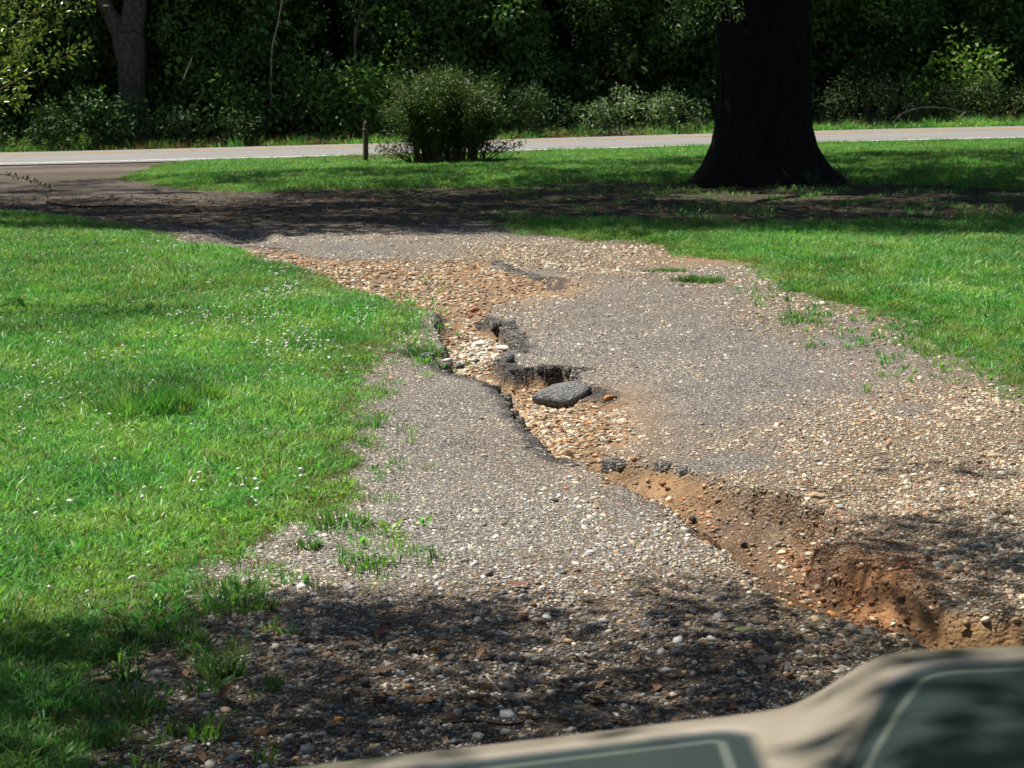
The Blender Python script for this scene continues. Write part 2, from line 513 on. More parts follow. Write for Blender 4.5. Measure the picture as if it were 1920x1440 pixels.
def masks(X, Y):
    """surface weights of the open ground"""
    px, py = PX(X, Y)
    near = (Y > 4.5) & (Y < 75)
    sl = np.full(X.shape, -5.0); sr = np.full(X.shape, -5.0)
    wob = .16 * fbm(X * 2.2, Y * 1.3, 41) + .07 * fbm(X * 9, Y * 4, 43, 3)
    sl[near] = sdist(X[near], Y[near], LEFT_LAWN) + wob[near]
    sr[near] = sdist(X[near], Y[near], RIGHT_LAWN) + wob[near]
    far_out = np.where(near, 0, 1)
    lawn = np.maximum(np.maximum(S(sl / .25 + .5), S(sr / .35 + .5)), far_out)
    verge = (Y > ROAD_F(X) + .2)
    lawn = np.where(verge, .6 + .4 * S(fbm(X * .8, Y * .8, 47) + .5), lawn)
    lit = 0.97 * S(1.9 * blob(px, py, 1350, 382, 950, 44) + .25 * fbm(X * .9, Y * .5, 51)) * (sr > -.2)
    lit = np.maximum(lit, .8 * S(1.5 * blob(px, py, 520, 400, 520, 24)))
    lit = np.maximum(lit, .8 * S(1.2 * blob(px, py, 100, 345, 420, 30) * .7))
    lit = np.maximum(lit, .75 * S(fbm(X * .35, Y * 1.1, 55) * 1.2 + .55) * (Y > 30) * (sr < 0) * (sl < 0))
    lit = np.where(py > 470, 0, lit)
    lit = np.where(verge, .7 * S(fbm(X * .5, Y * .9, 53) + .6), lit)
    shade_paint = .75 * S((py - 1110) / 130) * S(1.2 - (px - 1250) / 300) * S(fbm(X * 2.3, Y * 1.6, 59) * .9 + .75) * (sl < .1)  # foreground shade painted into the ground as darker gaps between pebbles
    lit = np.maximum(lit, shade_paint * (Y > 4.5))  # the painted shade shares the litter weight
    # bare earth along the far rim of the drive, by the right-hand lawn
    dep, cl, lft = gully(X, Y)
    n = fbm(X * 1.1, Y * .55, 61)
    asph = .50 + .95 * blob(px, py, 1230, 690, 330, 150) + .55 * blob(px, py, 760, 900, 140, 260) + .35 * blob(px, py, 800, 450, 500, 30)
    asph = asph - 1.0 * blob(px, py, 1900, 900, 420, 260) - .5 * blob(px, py, 1500, 590, 330, 60) - .9 * blob(px, py, 1150, 480, 300, 40) + .45 * n
    asph = asph - S((py - 1030) / 140)
    asph = np.clip(asph, 0, 1) * (1 - cl)
    asph = np.maximum(asph, patches(px, py, X, Y) * (1 - cl))
    # fresh broken faces and lips of the skin are dark
    edge = S(1 - np.abs(cl - .33) / .33) * np.where(lft, Y > 10.9, Y > 13.1) * (Y < 22)
    lip = np.maximum(lip_of(X, Y) * (1 - cl), np.clip(edge * 1.2, 0, 1) * (Y < 20))
    asph = np.clip(np.maximum(np.maximum(asph, edge * 1.1), lip), 0, 1)
    clay = S(cl * 2.2) * np.clip(.85 + .5 * fbm(X * 1.7, Y * .8, 67), .35, 1)
    clay = np.maximum(clay, .9 * S(1.3 * blob(px, py, 1620, 1080, 130, 90) - .2 + .3 * n))
    clay = np.maximum(clay, .6 * S(1.4 * blob(px, py, 1330, 487, 190, 17) - .2))
    clay = clay * np.where(Y > 14.5, .72, 1)
    clay = np.maximum(clay, .7 * S(1.4 * blob(px, py, 1000, 545, 130, 25) - .2))
    clay = np.maximum(clay, .55 * S(blob(px, py, 1140, 790, 120, 90)))
    clay = clay * (1 - np.clip(edge, 0, 1) * .8)
    rust = np.clip(1.3 * blob(px, py, 1640, 1095, 120, 55) + .8 * blob(px, py, 1530, 1000, 60, 60) + .7 * blob(px, py, 1150, 735, 60, 14) + .5 * blob(px, py, 1250, 930, 120, 40), 0, 1)
    wet = np.clip(1.2 * blob(px, py, 1450, 1050, 150, 70) + .8 * blob(px, py, 1330, 960, 160, 60), 0, 1) * S(cl * 1.6)
    return dict(rust=rust, lip=lip, soil=np.clip(lawn * (1 - lit * .8), 0, 1), litter=np.clip(lit, 0, 1), asph=asph, clay=np.clip(clay, 0, 1), wet=wet), sl, sr  # litter also holds the painted foreground shade

uf = np.linspace(-.30, .30, 580)
uc = .30 * (1.25 ** np.arange(1, 20))
U = np.concatenate([-uc[::-1], uf, uc])
yf = 1 / np.linspace(1 / 5.2, 1 / 72, 600)
YY = np.concatenate([[-60, -30, -15, -6, -1, 2, 3.6, 4.6], yf, [76, 84, 96, 120, 160, 240, 400, 800, 1600]])
gx, gy = np.meshgrid(U, YY)
gx = gx * np.maximum(gy, 5.0)
gz = height(gx, gy)
mk, sl_, sr_ = masks(gx, gy)
nr, nc = gx.shape
quad = (np.arange(nr - 1)[:, None] * nc + np.arange(nc - 1)[None, :])
quad = np.stack([quad, quad + 1, quad + nc + 1, quad + nc], -1).reshape(-1, 4)
_, clg, _ = gully(gx, gy)
fl = lambda A: A.ravel()[quad].mean(1)
lawnf = np.maximum(fl(sl_), fl(sr_)) > 0
farf = fl(gy)
fcx = fl(gx)
is_g = (fl(clg) > .12)
mouth = (farf > 26) & (farf < ROAD_N(fcx)) & (fl(sr_) < 0) & (fl(sl_) < 0) & (fcx > -22)
is_d = ~is_g & ~lawnf & (((farf > 4.5) & (farf <= 26)) | mouth) & (fcx > -9) & (fcx < 9) | (mouth & ~is_g)
Vall = np.stack([gx.ravel(), gy.ravel(), gz.ravel()], 1)
def ground_piece(name, sel):
    q = quad[sel]
    used, inv = np.unique(q, return_inverse=True)
    me = mesh_np(name, Vall[used], inv.reshape(-1, 4), M_GROUND, True)
    for k, v in mk.items():
        
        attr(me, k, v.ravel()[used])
    return tag(obj(name, me), kind='structure')
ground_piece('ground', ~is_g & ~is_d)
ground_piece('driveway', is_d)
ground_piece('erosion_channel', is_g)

# ------------------------------------------------------------------ the road
def road_mat():
    t = NT('road_asphalt')
    pos = t.geo()
    mp = t.node('ShaderNodeMapping'); mp.inputs['Scale'].default_value = (.15, 1, 1); t.l.new(pos, mp.inputs[0])
    a = t.noise(mp.outputs[0], 1.4, 5, .6); b = t.noise(pos, 60, 3, .7)
    c = t.ramp(a, [(.3, (.165, .160, .150)), (.7, (.215, .208, .195))])
    c = t.mix(.25, c, t.ramp(b, [(.35, (.08, .08, .08)), (.65, (.24, .235, .23))]))
    t.base(c, .85, .25)
    return t.m
M_ROAD = road_mat()
def paint_mat(name, c):
    t = NT(name)
    n = t.noise(t.geo(), 9, 6, .75)
    t.base(t.mix(t.ramp(n, [(.42, (0, 0, 0)), (.62, (.7, .7, .7))]), c, (.15, .15, .15)), .7, .3)
    return t.m
RX = np.linspace(-90, 90, 181)
def road_z(X, v):
    return zb(X, (ROAD_N(X) + ROAD_F(X)) / 2) + .035 + .075 * (1 - (2 * v - 1) ** 2)
def road_strip(name, v0, v1, lift, mat, n=9):
    vs = np.linspace(v0, v1, n)
    V = []
    for v in vs:
        Yv = ROAD_N(RX) * (1 - v) + ROAD_F(RX) * v
        V.append(np.stack([RX, Yv, road_z(RX, v) + lift], 1))
    V = np.vstack(V); m = len(RX)
    q = (np.arange(n - 1)[:, None] * m + np.arange(m - 1)[None, :])
    q = np.stack([q, q + 1, q + m + 1, q + m], -1).reshape(-1, 4)
    return mesh_np(name, V, q, mat, True)
road = tag(obj('road', road_strip('road', -.02, 1.02, 0, M_ROAD)), kind='structure')
M_YEL = paint_mat('yellow_paint', (.62, .30, .015)); M_WHT = paint_mat('white_paint', (.72, .72, .70))
for v in (.495, .535):
    obj('yellow_line', road_strip('yellow_line', v, v + .019, .004, M_YEL, 2), road)
for v in (.035, .95):
    obj('white_edge_line', road_strip('white_edge_line', v, v + .016, .004, M_WHT, 2), road)

# ------------------------------------------------------------------ grass
def tuft(name, n, h, w, spread, lean, mat, seed, segs=2):
    r = np.random.default_rng(seed)
    V = []; Q = []; T = []; b = 0; LV = []; TT = []
    for i in range(n):
        a = r.random() * 6.283; rad = spread * math.sqrt(r.random())
        p = np.array([rad * math.cos(a), rad * math.sin(a), -.004])
        a2 = a + r.normal() * .9
        out = np.array([math.cos(a2), math.sin(a2), 0]); sd = np.array([-out[1], out[0], 0])
        tw = r.normal() * .8
        sd = sd * math.cos(tw) + out * math.sin(tw) * .8
        hh = h * (.55 + .7 * r.random()); ln = lean * (.3 + r.random()); ww = w * (.7 + .6 * r.random())
        p1 = p + np.array([0, 0, hh * .55]) + out * ln * hh * .22
        p2 = p + np.array([0, 0, hh * (1 - .3 * ln)]) + out * ln * hh * .85
        V += [p - sd * ww * .4, p + sd * ww * .4, p1 - sd * ww * .5, p1 + sd * ww * .5, p2]
        Q.append((b, b + 1, b + 3, b + 2)); T.append((b + 2, b + 3, b + 4)); b += 5
        LV += [r.random()] * 5
    me = mesh_np(name, np.array(V), [np.array(Q), np.array(T)], mat)
    attr(me, 'lv', LV)
    return bpy.data.objects.new(name, me)

def weed(name, n, h, L, W, mat, seed):
    r = np.random.default_rng(seed)
    a = r.random(n) * 6.283; rad = .05 * np.sqrt(r.random(n))
    P = np.stack([rad * np.cos(a), rad * np.sin(a), h * r.random(n) * .6], 1)
    D = np.stack([np.cos(a + r.normal(size=n) * .5), np.sin(a + r.normal(size=n) * .5), .3 + r.random(n) * .9], 1)
    N = unit(np.stack([r.normal(size=n) * .3, r.normal(size=n) * .3, np.ones(n)], 1))
    me = leaf_mesh(name, P, D, N, L * (.6 + .8 * r.random(n)), W * (.6 + .8 * r.random(n)), mat, r=r)
    return bpy.data.objects.new(name, me)

M_GRASS = leaf_mat('grass_blade', inst=True, trans=.42, rough=.42, spec=.32, var=.38)
GR = [tuft('a_fine', 20, .075, .0036, .05, .8, M_GRASS, 1), tuft('b_fine', 18, .06, .0038, .05, 1.1, M_GRASS, 2),
      tuft('c_broad', 12, .085, .0060, .04, 1.1, M_GRASS, 3), tuft('d_broad', 12, .065, .0070, .05, 1.25, M_GRASS, 4),
      weed('e_clover', 22, .05, .026, .02, M_GRASS, 5), weed('f_weed', 12, .05, .045, .014, M_GRASS, 6),
      tuft('g_tall', 18, .12, .004, .04, .55, M_GRASS, 7), tuft('h_wide', 30, .07, .007, .11, 1.0, M_GRASS, 8),
      tuft('i_wide', 26, .055, .008, .12, 1.2, M_GRASS, 9)]

def sample_band(y0, y1, dens, u0=-.285, u1=.285):
    A = .5 * (y1 * y1 - y0 * y0) * (u1 - u0)
    n = int(A * dens)
    y = np.sqrt(y0 * y0 + rng.random(n) * (y1 * y1 - y0 * y0))
    u = u0 + (u1 - u0) * rng.random(n)
    return u * y, y

def grass_color(X, Y, r):
    n = fbm(X * .9, Y * .6, 71); n2 = fbm(X * 4, Y * 2.5, 73, 3)
    base = np.array([.128, .305, .072])
    c = base[None, :] * (1 + .22 * n + .18 * n2 + .18 * r.normal(size=len(X)))[:, None]
    c[:, 0] *= 1 + .45 * np.clip(n2 + .4 * r.normal(size=len(X)), -.6, 1)
    dry = r.random(len(X)) < .03 + .16 * S(fbm(X * 1.4, Y * .9, 75) * 1.8 - .5)
    c[dry] = np.array([.20, .17, .07])
    return np.clip(c, .008, .6)

def lawn_points(y0, y1, dens, kinds, smin, smax, tall=False):
    X, Y = sample_band(y0, y1, dens)
    sl = sdist(X, Y, LEFT_LAWN); sr = sdist(X, Y, RIGHT_LAWN)
    sr = np.where(Y < ROAD_N(X) - .5, sr, -9)
    wob = .20 * fbm(X * 2.2, Y * 1.3, 41) + .12 * fbm(X * 7, Y * 4, 43, 3)
    px, py = PX(X, Y)
    s = np.maximum(sl, sr * .8) + wob
    keep = S(s / .45 + .45)
    # thin, short grass along the right-hand rim of the drive
    thin = .35 * blob(px, py, 1640, 612, 300, 50) * (sr > 0) * (sr < 1.0)
    keep = keep * (1 - thin)
    bare = S(1.9 * blob(px, py, 1350, 382, 950, 42) + .25 * fbm(X * .9, Y * .5, 51)) * (py < 440)
    keep = keep * (1 - .985 * bare)
    keep = keep * (1 - .8 * S(2 * blob(px, py, 640, 372, 330, 14)))
    ok = rng.random(len(X)) < keep
    X, Y, s, px, py = X[ok], Y[ok], s[ok], px[ok], py[ok]
    n = len(X)
    k = rng.choice(np.array([q[0] for q in kinds]), n, p=np.array([q[1] for q in kinds]))
    # broad-bladed and weedy patches
    pat = fbm(X * 1.6, Y * 1.1, 81)
    sw = (pat > .35) & (rng.random(n) < .35) & (Y < 27)
    k[sw] = rng.choice([4, 5, 3], sw.sum())
    sc = smin + (smax - smin) * rng.random(n)
    sc = sc * np.clip(.55 + s * .9, .5, 1) * (1 + .25 * fbm(X * .8, Y * .8, 83))
    tl = (1.1 * blob(px, py, 290, 775, 130, 45) + .7 * blob(px, py, 1700, 540, 260, 45)) * np.clip(.6 + .8 * fbm(X * 5, Y * 3, 87, 3), 0, 1.2)
    sc = sc * (1 + .5 * np.clip(tl, 0, 1.2))
    k[(tl > .5) & (rng.random(n) < .6) & (px < 960)] = 6
    k[(tl > .4) & (rng.random(n) < .6) & (px > 960)] = 2
    c = grass_color(X, Y, rng)
    c[tl > .5] *= .85
    edge = s < .25
    c[edge & (rng.random(n) < .25)] = np.array([.16, .16, .06])
    return np.stack([X, Y, height(X, Y)], 1), sc, k, c

parts = [lawn_points(5.2, 10, 1500, [(0, .28), (1, .24), (2, .16), (3, .12), (4, .12), (5, .08)], .75, 1.25),
         lawn_points(10, 17, 900, [(0, .3), (1, .25), (2, .2), (3, .15), (4, .06), (5, .04)], .95, 1.4),
         lawn_points(17, 28, 520, [(0, .2), (2, .2), (7, .35), (8, .25)], 1.0, 1.5),
         lawn_points(28, 51.6, 230, [(7, .55), (8, .45)], 1.0, 1.6)]
P = np.vstack([p[0] for p in parts]); sc = np.concatenate([p[1] for p in parts])
k = np.concatenate([p[2] for p in parts]); c = np.vstack([p[3] for p in parts])
def upright(n, tilt=.12):
    return np.stack([rng.normal(size=n) * tilt, rng.normal(size=n) * tilt, rng.random(n) * 6.283], 1)
o = scatter('lawn_grass', P, sc, upright(len(P)), k, c, GR, 'grass')
tag(o, 'bright green lawn grass with clover on both sides of the drive', 'grass')

# sparse grass and seedlings on the gravel margins
X, Y = sample_band(5.2, 12, 300)
px, py = PX(X, Y)
w = .8 * blob(px, py, 330, 1250, 170, 160) + .7 * blob(px, py, 460, 1090, 90, 60) + .5 * blob(px, py, 640, 1020, 130, 70) + .25 * blob(px, py, 700, 960, 60, 120) + .5 * blob(px, py, 250, 1380, 130, 90)
w = w * S(fbm(X * 6, Y * 4, 91, 3) * 1.2 + .35)
ok = (rng.random(len(X)) < w) & (sdist(X, Y, LEFT_LAWN) < .1)
X, Y = X[ok], Y[ok]
X2, Y2 = sample_band(11, 27, 200)
px, py = PX(X2, Y2)
w = .7 * blob(px, py, 770, 600, 45, 45) + .4 * blob(px, py, 800, 655, 60, 30) + .5 * blob(px, py, 1500, 605, 60, 14) + .15 * blob(px, py, 700, 850, 40, 120) + .55 * blob(px, py, 1780, 640, 160, 50) + .5 * blob(px, py, 1500, 545, 80, 25)
ok = rng.random(len(X2)) < w * .8
X = np.concatenate([X, X2[ok]]); Y = np.concatenate([Y, Y2[ok]])
X2, Y2 = sample_band(11, 22, 700, .05)
px, py = PX(X2, Y2); sr = sdist(X2, Y2, RIGHT_LAWN)
ok = (rng.random(len(X2)) < .85 * S(.85 + sr / .6 + .3 * fbm(X2 * 3, Y2 * 2, 93)) * (px > 1400) * (py > 500)) & (sr < .15)
n_low = int(ok.sum())
X = np.concatenate([X, X2[ok]]); Y = np.concatenate([Y, Y2[ok]])
P = np.stack([X, Y, height(X, Y)], 1)
k = rng.choice([1, 2, 3, 5, 0], len(X)); k[-n_low:] = rng.choice([1, 0, 4], n_low); c = grass_color(X, Y, rng) * .9
sz = .55 + .7 * rng.random(len(X)); sz[-n_low:] *= .55
o = scatter('sparse_weeds', P, sz, upright(len(X)), k, c, GR, 'grass')
tag(o, 'thin grass and seedlings sprouting from the gravel beside the lawn', 'weeds')

# roadside verge beyond the road
n = 15000
X = -22 + 46 * rng.random(n); Y = ROAD_F(X) + .25 + 3.2 * rng.random(n) ** 1.3
ok = rng.random(n) < S(fbm(X * .6, Y * .6, 95) * 1.3 + .75)
X, Y = X[ok], Y[ok]; n = len(X)
P = np.stack([X, Y, zb(X, Y)], 1)
c = grass_color(X, Y, rng); br = fbm(X * .7, Y, 96) > .25
c[br & (rng.random(n) < .6)] = np.array([.15, .10, .055])
o = scatter('roadside_verge', P, 1.2 + 2.2 * rng.random(n) ** 2, upright(n), rng.choice([2, 3, 6, 7, 8], n), c, GR, 'grass')
tag(o, 'patchy verge of grass and brown litter along the far side of the road', 'grass')

# white clover heads
M_CLOV = NT('clover_flower'); M_CLOV.base(M_CLOV.ramp(M_CLOV.noise(M_CLOV.objco(), 90, 2), [(.3, (.55, .60, .45)), (.6, (.80, .82, .74))]), .8, .2)
M_CLOV.translucent((.7, .72, .6), .25); M_CLOV = M_CLOV.m
def ico(n=1):
    import bmesh
    bm = bmesh.new(); bmesh.ops.create_icosphere(bm, subdivisions=n, radius=1)
    V = np.array([v.co[:] for v in bm.verts]); Fq = np.array([[v.index for v in f.verts] for f in bm.faces]); bm.free()
    return V, Fq
IV, IF = ico(1); IV2, IF2 = ico(2); IV3, IF3 = ico(3)
fl_p = []
for i in range(3):
    V = IV * (1 + .25 * rng.normal(size=(len(IV), 1))) * np.array([.011, .011, .009]) + np.array([0, 0, .10])
    st = np.array([[.0012, 0, 0], [-.0012, 0, 0], [0, .0008, .08]])
    me = mesh_np('flower', np.vstack([V, st]), np.vstack([IF, [[len(V), len(V) + 1, len(V) + 2]]]), M_CLOV)
    fl_p.append(bpy.data.objects.new('flower%d' % i, me))
X, Y = sample_band(6, 26, 85)
px, py = PX(X, Y)
w = .9 * blob(px, py, 560, 590, 190, 90) + .6 * blob(px, py, 420, 490, 180, 30) + .35 * blob(px, py, 150, 700, 180, 60) + .16 * blob(px, py, 350, 900, 300, 160) + .05
w = 1.3 * w * S(fbm(X * 2.5, Y * 1.4, 99) * 3.0 + .1)
ok = (rng.random(len(X)) < w) & (sdist(X, Y, LEFT_LAWN) > .1)
X, Y = X[ok], Y[ok]
P = np.stack([X, Y, height(X, Y)], 1)
o = scatter('clover_flowers', P, .62 + .5 * rng.random(len(X)), upright(len(X), .2), rng.integers(0, 3, len(X)), np.ones((len(X), 3)), fl_p, 'clover')
tag(o, 'white clover heads dotted over the left-hand lawn', 'flowers')

# ------------------------------------------------------------------ gravel
def pebble_mat():
    t = NT('pebble')
    n = t.noise(t.objco(), 1.6, 4, .7)
    k = t.ramp(n, [(.25, (.62, .6, .58)), (.75, (1.15, 1.13, 1.1))])
    t.base(t.mix(1.0, t.att('col', 'INSTANCER', 'Color'), k, 'MULTIPLY'), .62, .35)
    return t.m
M_PEB = pebble_mat()
PEB = []
for i in range(8):
    r = np.random.default_rng(100 + i)
    V = IV.copy()
    for q in range(5):
        d = rand_dirs(1, r)[0]; cut = .55 + .3 * r.random()
        over = np.maximum(V @ d - cut, 0); V = V - over[:, None] * d * .8
    V = V * (1 + .06 * r.normal(size=(len(V), 1))) * np.array([1, .6 + .3 * r.random(), .34 + .24 * r.random()])
    PEB.append(bpy.data.objects.new('pebble%d' % i, mesh_np('pebble', V, IF, M_PEB, i % 2 == 0)))
PAL_TAN = np.array([[.50, .40, .25], [.42, .30, .16], [.36, .25, .14], [.60, .52, .38], [.30, .18, .09], [.47, .44, .38], [.33, .31, .29], [.66, .61, .50], [.40, .19, .08], [.24, .19, .14]])
PAL_ASP = np.array([[.34, .31, .27], [.24, .225, .215], [.44, .39, .31], [.17, .155, .15], [.30, .255, .21], [.54, .50, .44], [.22, .19, .19], [.40, .34, .26], [.12, .11, .11]])
PAL_CLAY = np.array([[.40, .27, .14], [.30, .18, .09], [.48, .37, .23], [.36, .16, .06], [.24, .15, .08], [.58, .50, .38], [.42, .31, .19], [.22, .19, .16], [.33, .29, .24]])
PAL_ASP = PAL_ASP * np.array([1.08, 1.07, 1.03])
PAL_GREY = np.array([[.44, .44, .43], [.30, .30, .305], [.58, .56, .52], [.19, .19, .19], [.40, .36, .29], [.50, .46, .38], [.66, .65, .62], [.13, .125, .12], [.34, .29, .22]])
PAL_TAN = .68 * PAL_TAN * np.array([1.12, 1.05, .92]) + .32 * PAL_TAN.mean(1, keepdims=True) * np.array([1.06, 1.0, .9])
PAL_SHADE = .8 * np.array([[.36, .27, .18], [.22, .20, .19], [.30, .28, .27], [.46, .40, .32], [.27, .17, .10], [.16, .14, .13], [.52, .49, .44], [.40, .26, .14], [.11, .10, .10], [.33, .33, .35]])  # darkened pebble colours that paint in the foreground shade
def pick(pal, n):
    return 1.0 * pal[rng.integers(0, len(pal), n)] * np.exp(.32 * rng.normal(size=(n, 1)))
def gravel_band(y0, y1, dens, r0, r1):
    X, Y = sample_band(y0, y1, dens)
    m, sl, sr = masks(X, Y)
    ok = (np.maximum(sl, sr) < .12 * rng.random(len(X)) - .02) & (rng.random(len(X)) < 1 - np.where(Y < 12, .45, .85) * m['litter'])
    dep, cl, lft = gully(X, Y)
    sand = S(fbm(X * 1.3, Y * .7, 113) * 1.5 + .1)
    px, py = PX(X, Y)
    sand = np.maximum(sand * .7, np.clip(1.7 * blob(px, py, 1330, 940, 200, 65) + 1.7 * blob(px, py, 1470, 1040, 120, 60) + blob(px, py, 1030, 545, 90, 15), 0, 1))
    ok &= rng.random(len(X)) > S(cl * 2.2) * np.maximum(sand, .88 * (Y < 11) * (Y > 7.4)) * (.97 - .4 * m['rust'])
    face = (cl > .1) * (cl < .72) * np.where(lft, Y > 11, Y > 13.2) * (Y < 20)
    ok &= rng.random(len(X)) > face * .5
    ok &= rng.random(len(X)) > .75 * blob(px, py, 1330, 487, 190, 15)
    ok &= rng.random(len(X)) > .6 * S(1.0 + sr / .5) * (px > 1380) * (py > 495)
    # worn skin: fewer chips where the bitumen shows
    wear = S(fbm(X * .9, Y * .45, 117) * 1.2 + .5)
    ok &= rng.random(len(X)) > m['asph'] * (.30 + .5 * wear) * (cl < .1)
    ok &= rng.random(len(X)) > .6 * m['lip']
    ok &= rng.random(len(X)) > .55 * patches(px, py, X, Y)
    dirt = S(fbm(X * 2.4, Y * 1.5, 123) * 1.8 + .15)
    ok &= rng.random(len(X)) > .5 * dirt * (m['asph'] < .5)
    ok &= rng.random(len(X)) > .12 * (cl > .3) * (Y > 14)
    X, Y, cl, px, py, wear, lft = X[ok], Y[ok], cl[ok], px[ok], py[ok], wear[ok], lft[ok]
    m = {a: b[ok] for a, b in m.items()}
    n = len(X)
    R = np.exp(rng.normal(size=n) * .55) * (r0 + (r1 - r0) * rng.random(n))
    R = R * (1 - .22 * m['asph']) * (1 + .75 * cl)
    dk = (rng.random(n) < m['lip'] * .85)
    R = np.where(dk, R * .8, R)
    face = (cl > .08) & (cl < .66) & np.where(lft, Y > 11, Y > 13.2) & (Y < 20)
    R = np.where(face, R * 1.3, R)
    R = np.clip(R, .003, .030)
    ca = pick(PAL_ASP, n); ct = pick(PAL_TAN, n); cc = pick(PAL_CLAY, n); cs = pick(PAL_SHADE, n)
    u = rng.random(n)
    col = np.where((u < m['asph'] * .85)[:, None], ca, ct)
    gr = S((py - 850) / 150) * (1 - S((px - 1150) / 350))
    col = np.where((rng.random(n) < gr * .75)[:, None], pick(PAL_GREY, n), col)
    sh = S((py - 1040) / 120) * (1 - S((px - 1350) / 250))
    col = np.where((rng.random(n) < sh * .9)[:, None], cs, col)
    col = col * (1 - .0 * m['rust'])[:, None]
    orange = np.clip(cl * 1.2 + 1.1 * blob(px, py, 1650, 1110, 160, 70), 0, 1)
    col = np.where((rng.random(n) < orange * .9)[:, None], cc, col)
    col = np.where((dk | (face & (rng.random(n) < .85)))[:, None], np.array([.06, .057, .056]) * np.exp(.4 * rng.normal(size=(n, 1))), col)
    ru = rng.random(n) < m['rust'] * .7
    col = np.where(ru[:, None], np.array([.29, .135, .06]) * np.exp(.4 * rng.normal(size=(n, 1))), col)
    pale = blob(px, py, 900, 615, 60, 30)
    col = np.where((rng.random(n) < pale)[:, None], np.array([.62, .58, .50]) * (1 + .12 * rng.normal(size=(n, 1))), col)
    Z = height(X, Y)
    P = np.stack([X, Y, Z + R * (.12 - .18 * m['asph'])], 1)
    rot = np.stack([rng.normal(size=n) * .3, rng.normal(size=n) * .3, rng.random(n) * 6.283], 1)
    return P, R, rot, np.clip(col, .02, .8)
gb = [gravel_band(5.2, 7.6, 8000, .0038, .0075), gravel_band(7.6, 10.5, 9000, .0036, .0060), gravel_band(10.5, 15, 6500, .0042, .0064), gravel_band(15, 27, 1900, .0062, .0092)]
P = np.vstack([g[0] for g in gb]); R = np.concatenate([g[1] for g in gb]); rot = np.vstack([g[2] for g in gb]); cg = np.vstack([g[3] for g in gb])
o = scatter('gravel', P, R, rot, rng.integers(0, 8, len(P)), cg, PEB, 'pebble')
tag(o, 'loose tan, grey and orange pebbles strewn over the worn driveway', 'gravel')
print('gravel', len(P))

# twigs, bark crumbs and leaf litter in the foreground shade
M_LIT = leaf_mat('leaf_litter', inst=True, trans=.1, rough=.7, spec=.2, var=.4)
LP = []
for i in range(3):
    r = np.random.default_rng(200 + i)
    LP.append(bpy.data.objects.new('dry%d' % i, leaf_mesh('dry', np.zeros((1, 3)), np.array([[1, .0, .1]]), np.array([[0, 0, 1.0]]), [.06], [.024 + .006 * i], M_LIT, .25, r)))
for i in range(2):
    V, Fc = tubes([(np.array([[0, 0, .003], [.04, .01, .006], [.09, .0 + .01 * i, .004]]), [.0022, .002, .001])], 4)
    me = mesh_np('twig', V, Fc, M_LIT); attr(me, 'lv', np.full(len(V), .3)); LP.append(bpy.data.objects.new('twig%d' % i, me))
X, Y = sample_band(5.2, 9.5, 130)
px, py = PX(X, Y)
w = S((py - 1120) / 120) * (.25 + .75 * S(fbm(X * 3, Y * 2, 121) * 1.5 + .3)) + .9 * blob(px, py, 930, 1290, 200, 60)
ok = (rng.random(len(X)) < w) & (sdist(X, Y, LEFT_LAWN) < 0)
X, Y = X[ok], Y[ok]; n = len(X)
X2, Y2 = sample_band(27, 36, 50)
px, py = PX(X2, Y2); ok = (py < 440) & (rng.random(len(X2)) < .8)
X = np.concatenate([X, X2[ok]]); Y = np.concatenate([Y, Y2[ok]]); n = len(X)
P = np.stack([X, Y, height(X, Y) + .008], 1)
dl = np.array([[.10, .06, .035], [.16, .10, .06], [.07, .05, .04], [.20, .14, .09]])
o = scatter('leaf_litter', P, .5 + .8 * rng.random(n), upright(n, .3), rng.integers(0, 5, n), pick(dl, n).clip(.02, .4), LP, 'litter')
tag(o, 'brown dead leaves and twigs littering the shaded gravel', 'leaf litter')

# ------------------------------------------------------------------ puddle in the channel
def puddle():
    t = NT('muddy_water')
    t.base((.10, .058, .026), .05, .6)
    t.bump(t.noise(t.geo(), 14, 3, .5), .06, .01)
    c = G(1462, 1062); n = 40
    th = np.arange(n) / n * 6.283
    rr = 1 + .22 * np.sin(th * 3 + 1) + .12 * np.sin(th * 5 + 2)
    X = c[0] + .10 * rr * np.cos(th) - .10 * rr * np.sin(th); Y = c[1] + .34 * rr * np.sin(th)
    z = float(np.min(height(X * .6 + c[0] * .4, Y * .6 + c[1] * .4))) + .016
    V = np.vstack([[c[0], c[1], z], np.stack([X, Y, np.full(n, z)], 1)])
    Fc = np.array([(0, i + 1, (i + 1) % n + 1) for i in range(n)])
    tag(obj('puddle', mesh_np('puddle', V, Fc, t.m, True)), kind='structure')
puddle()

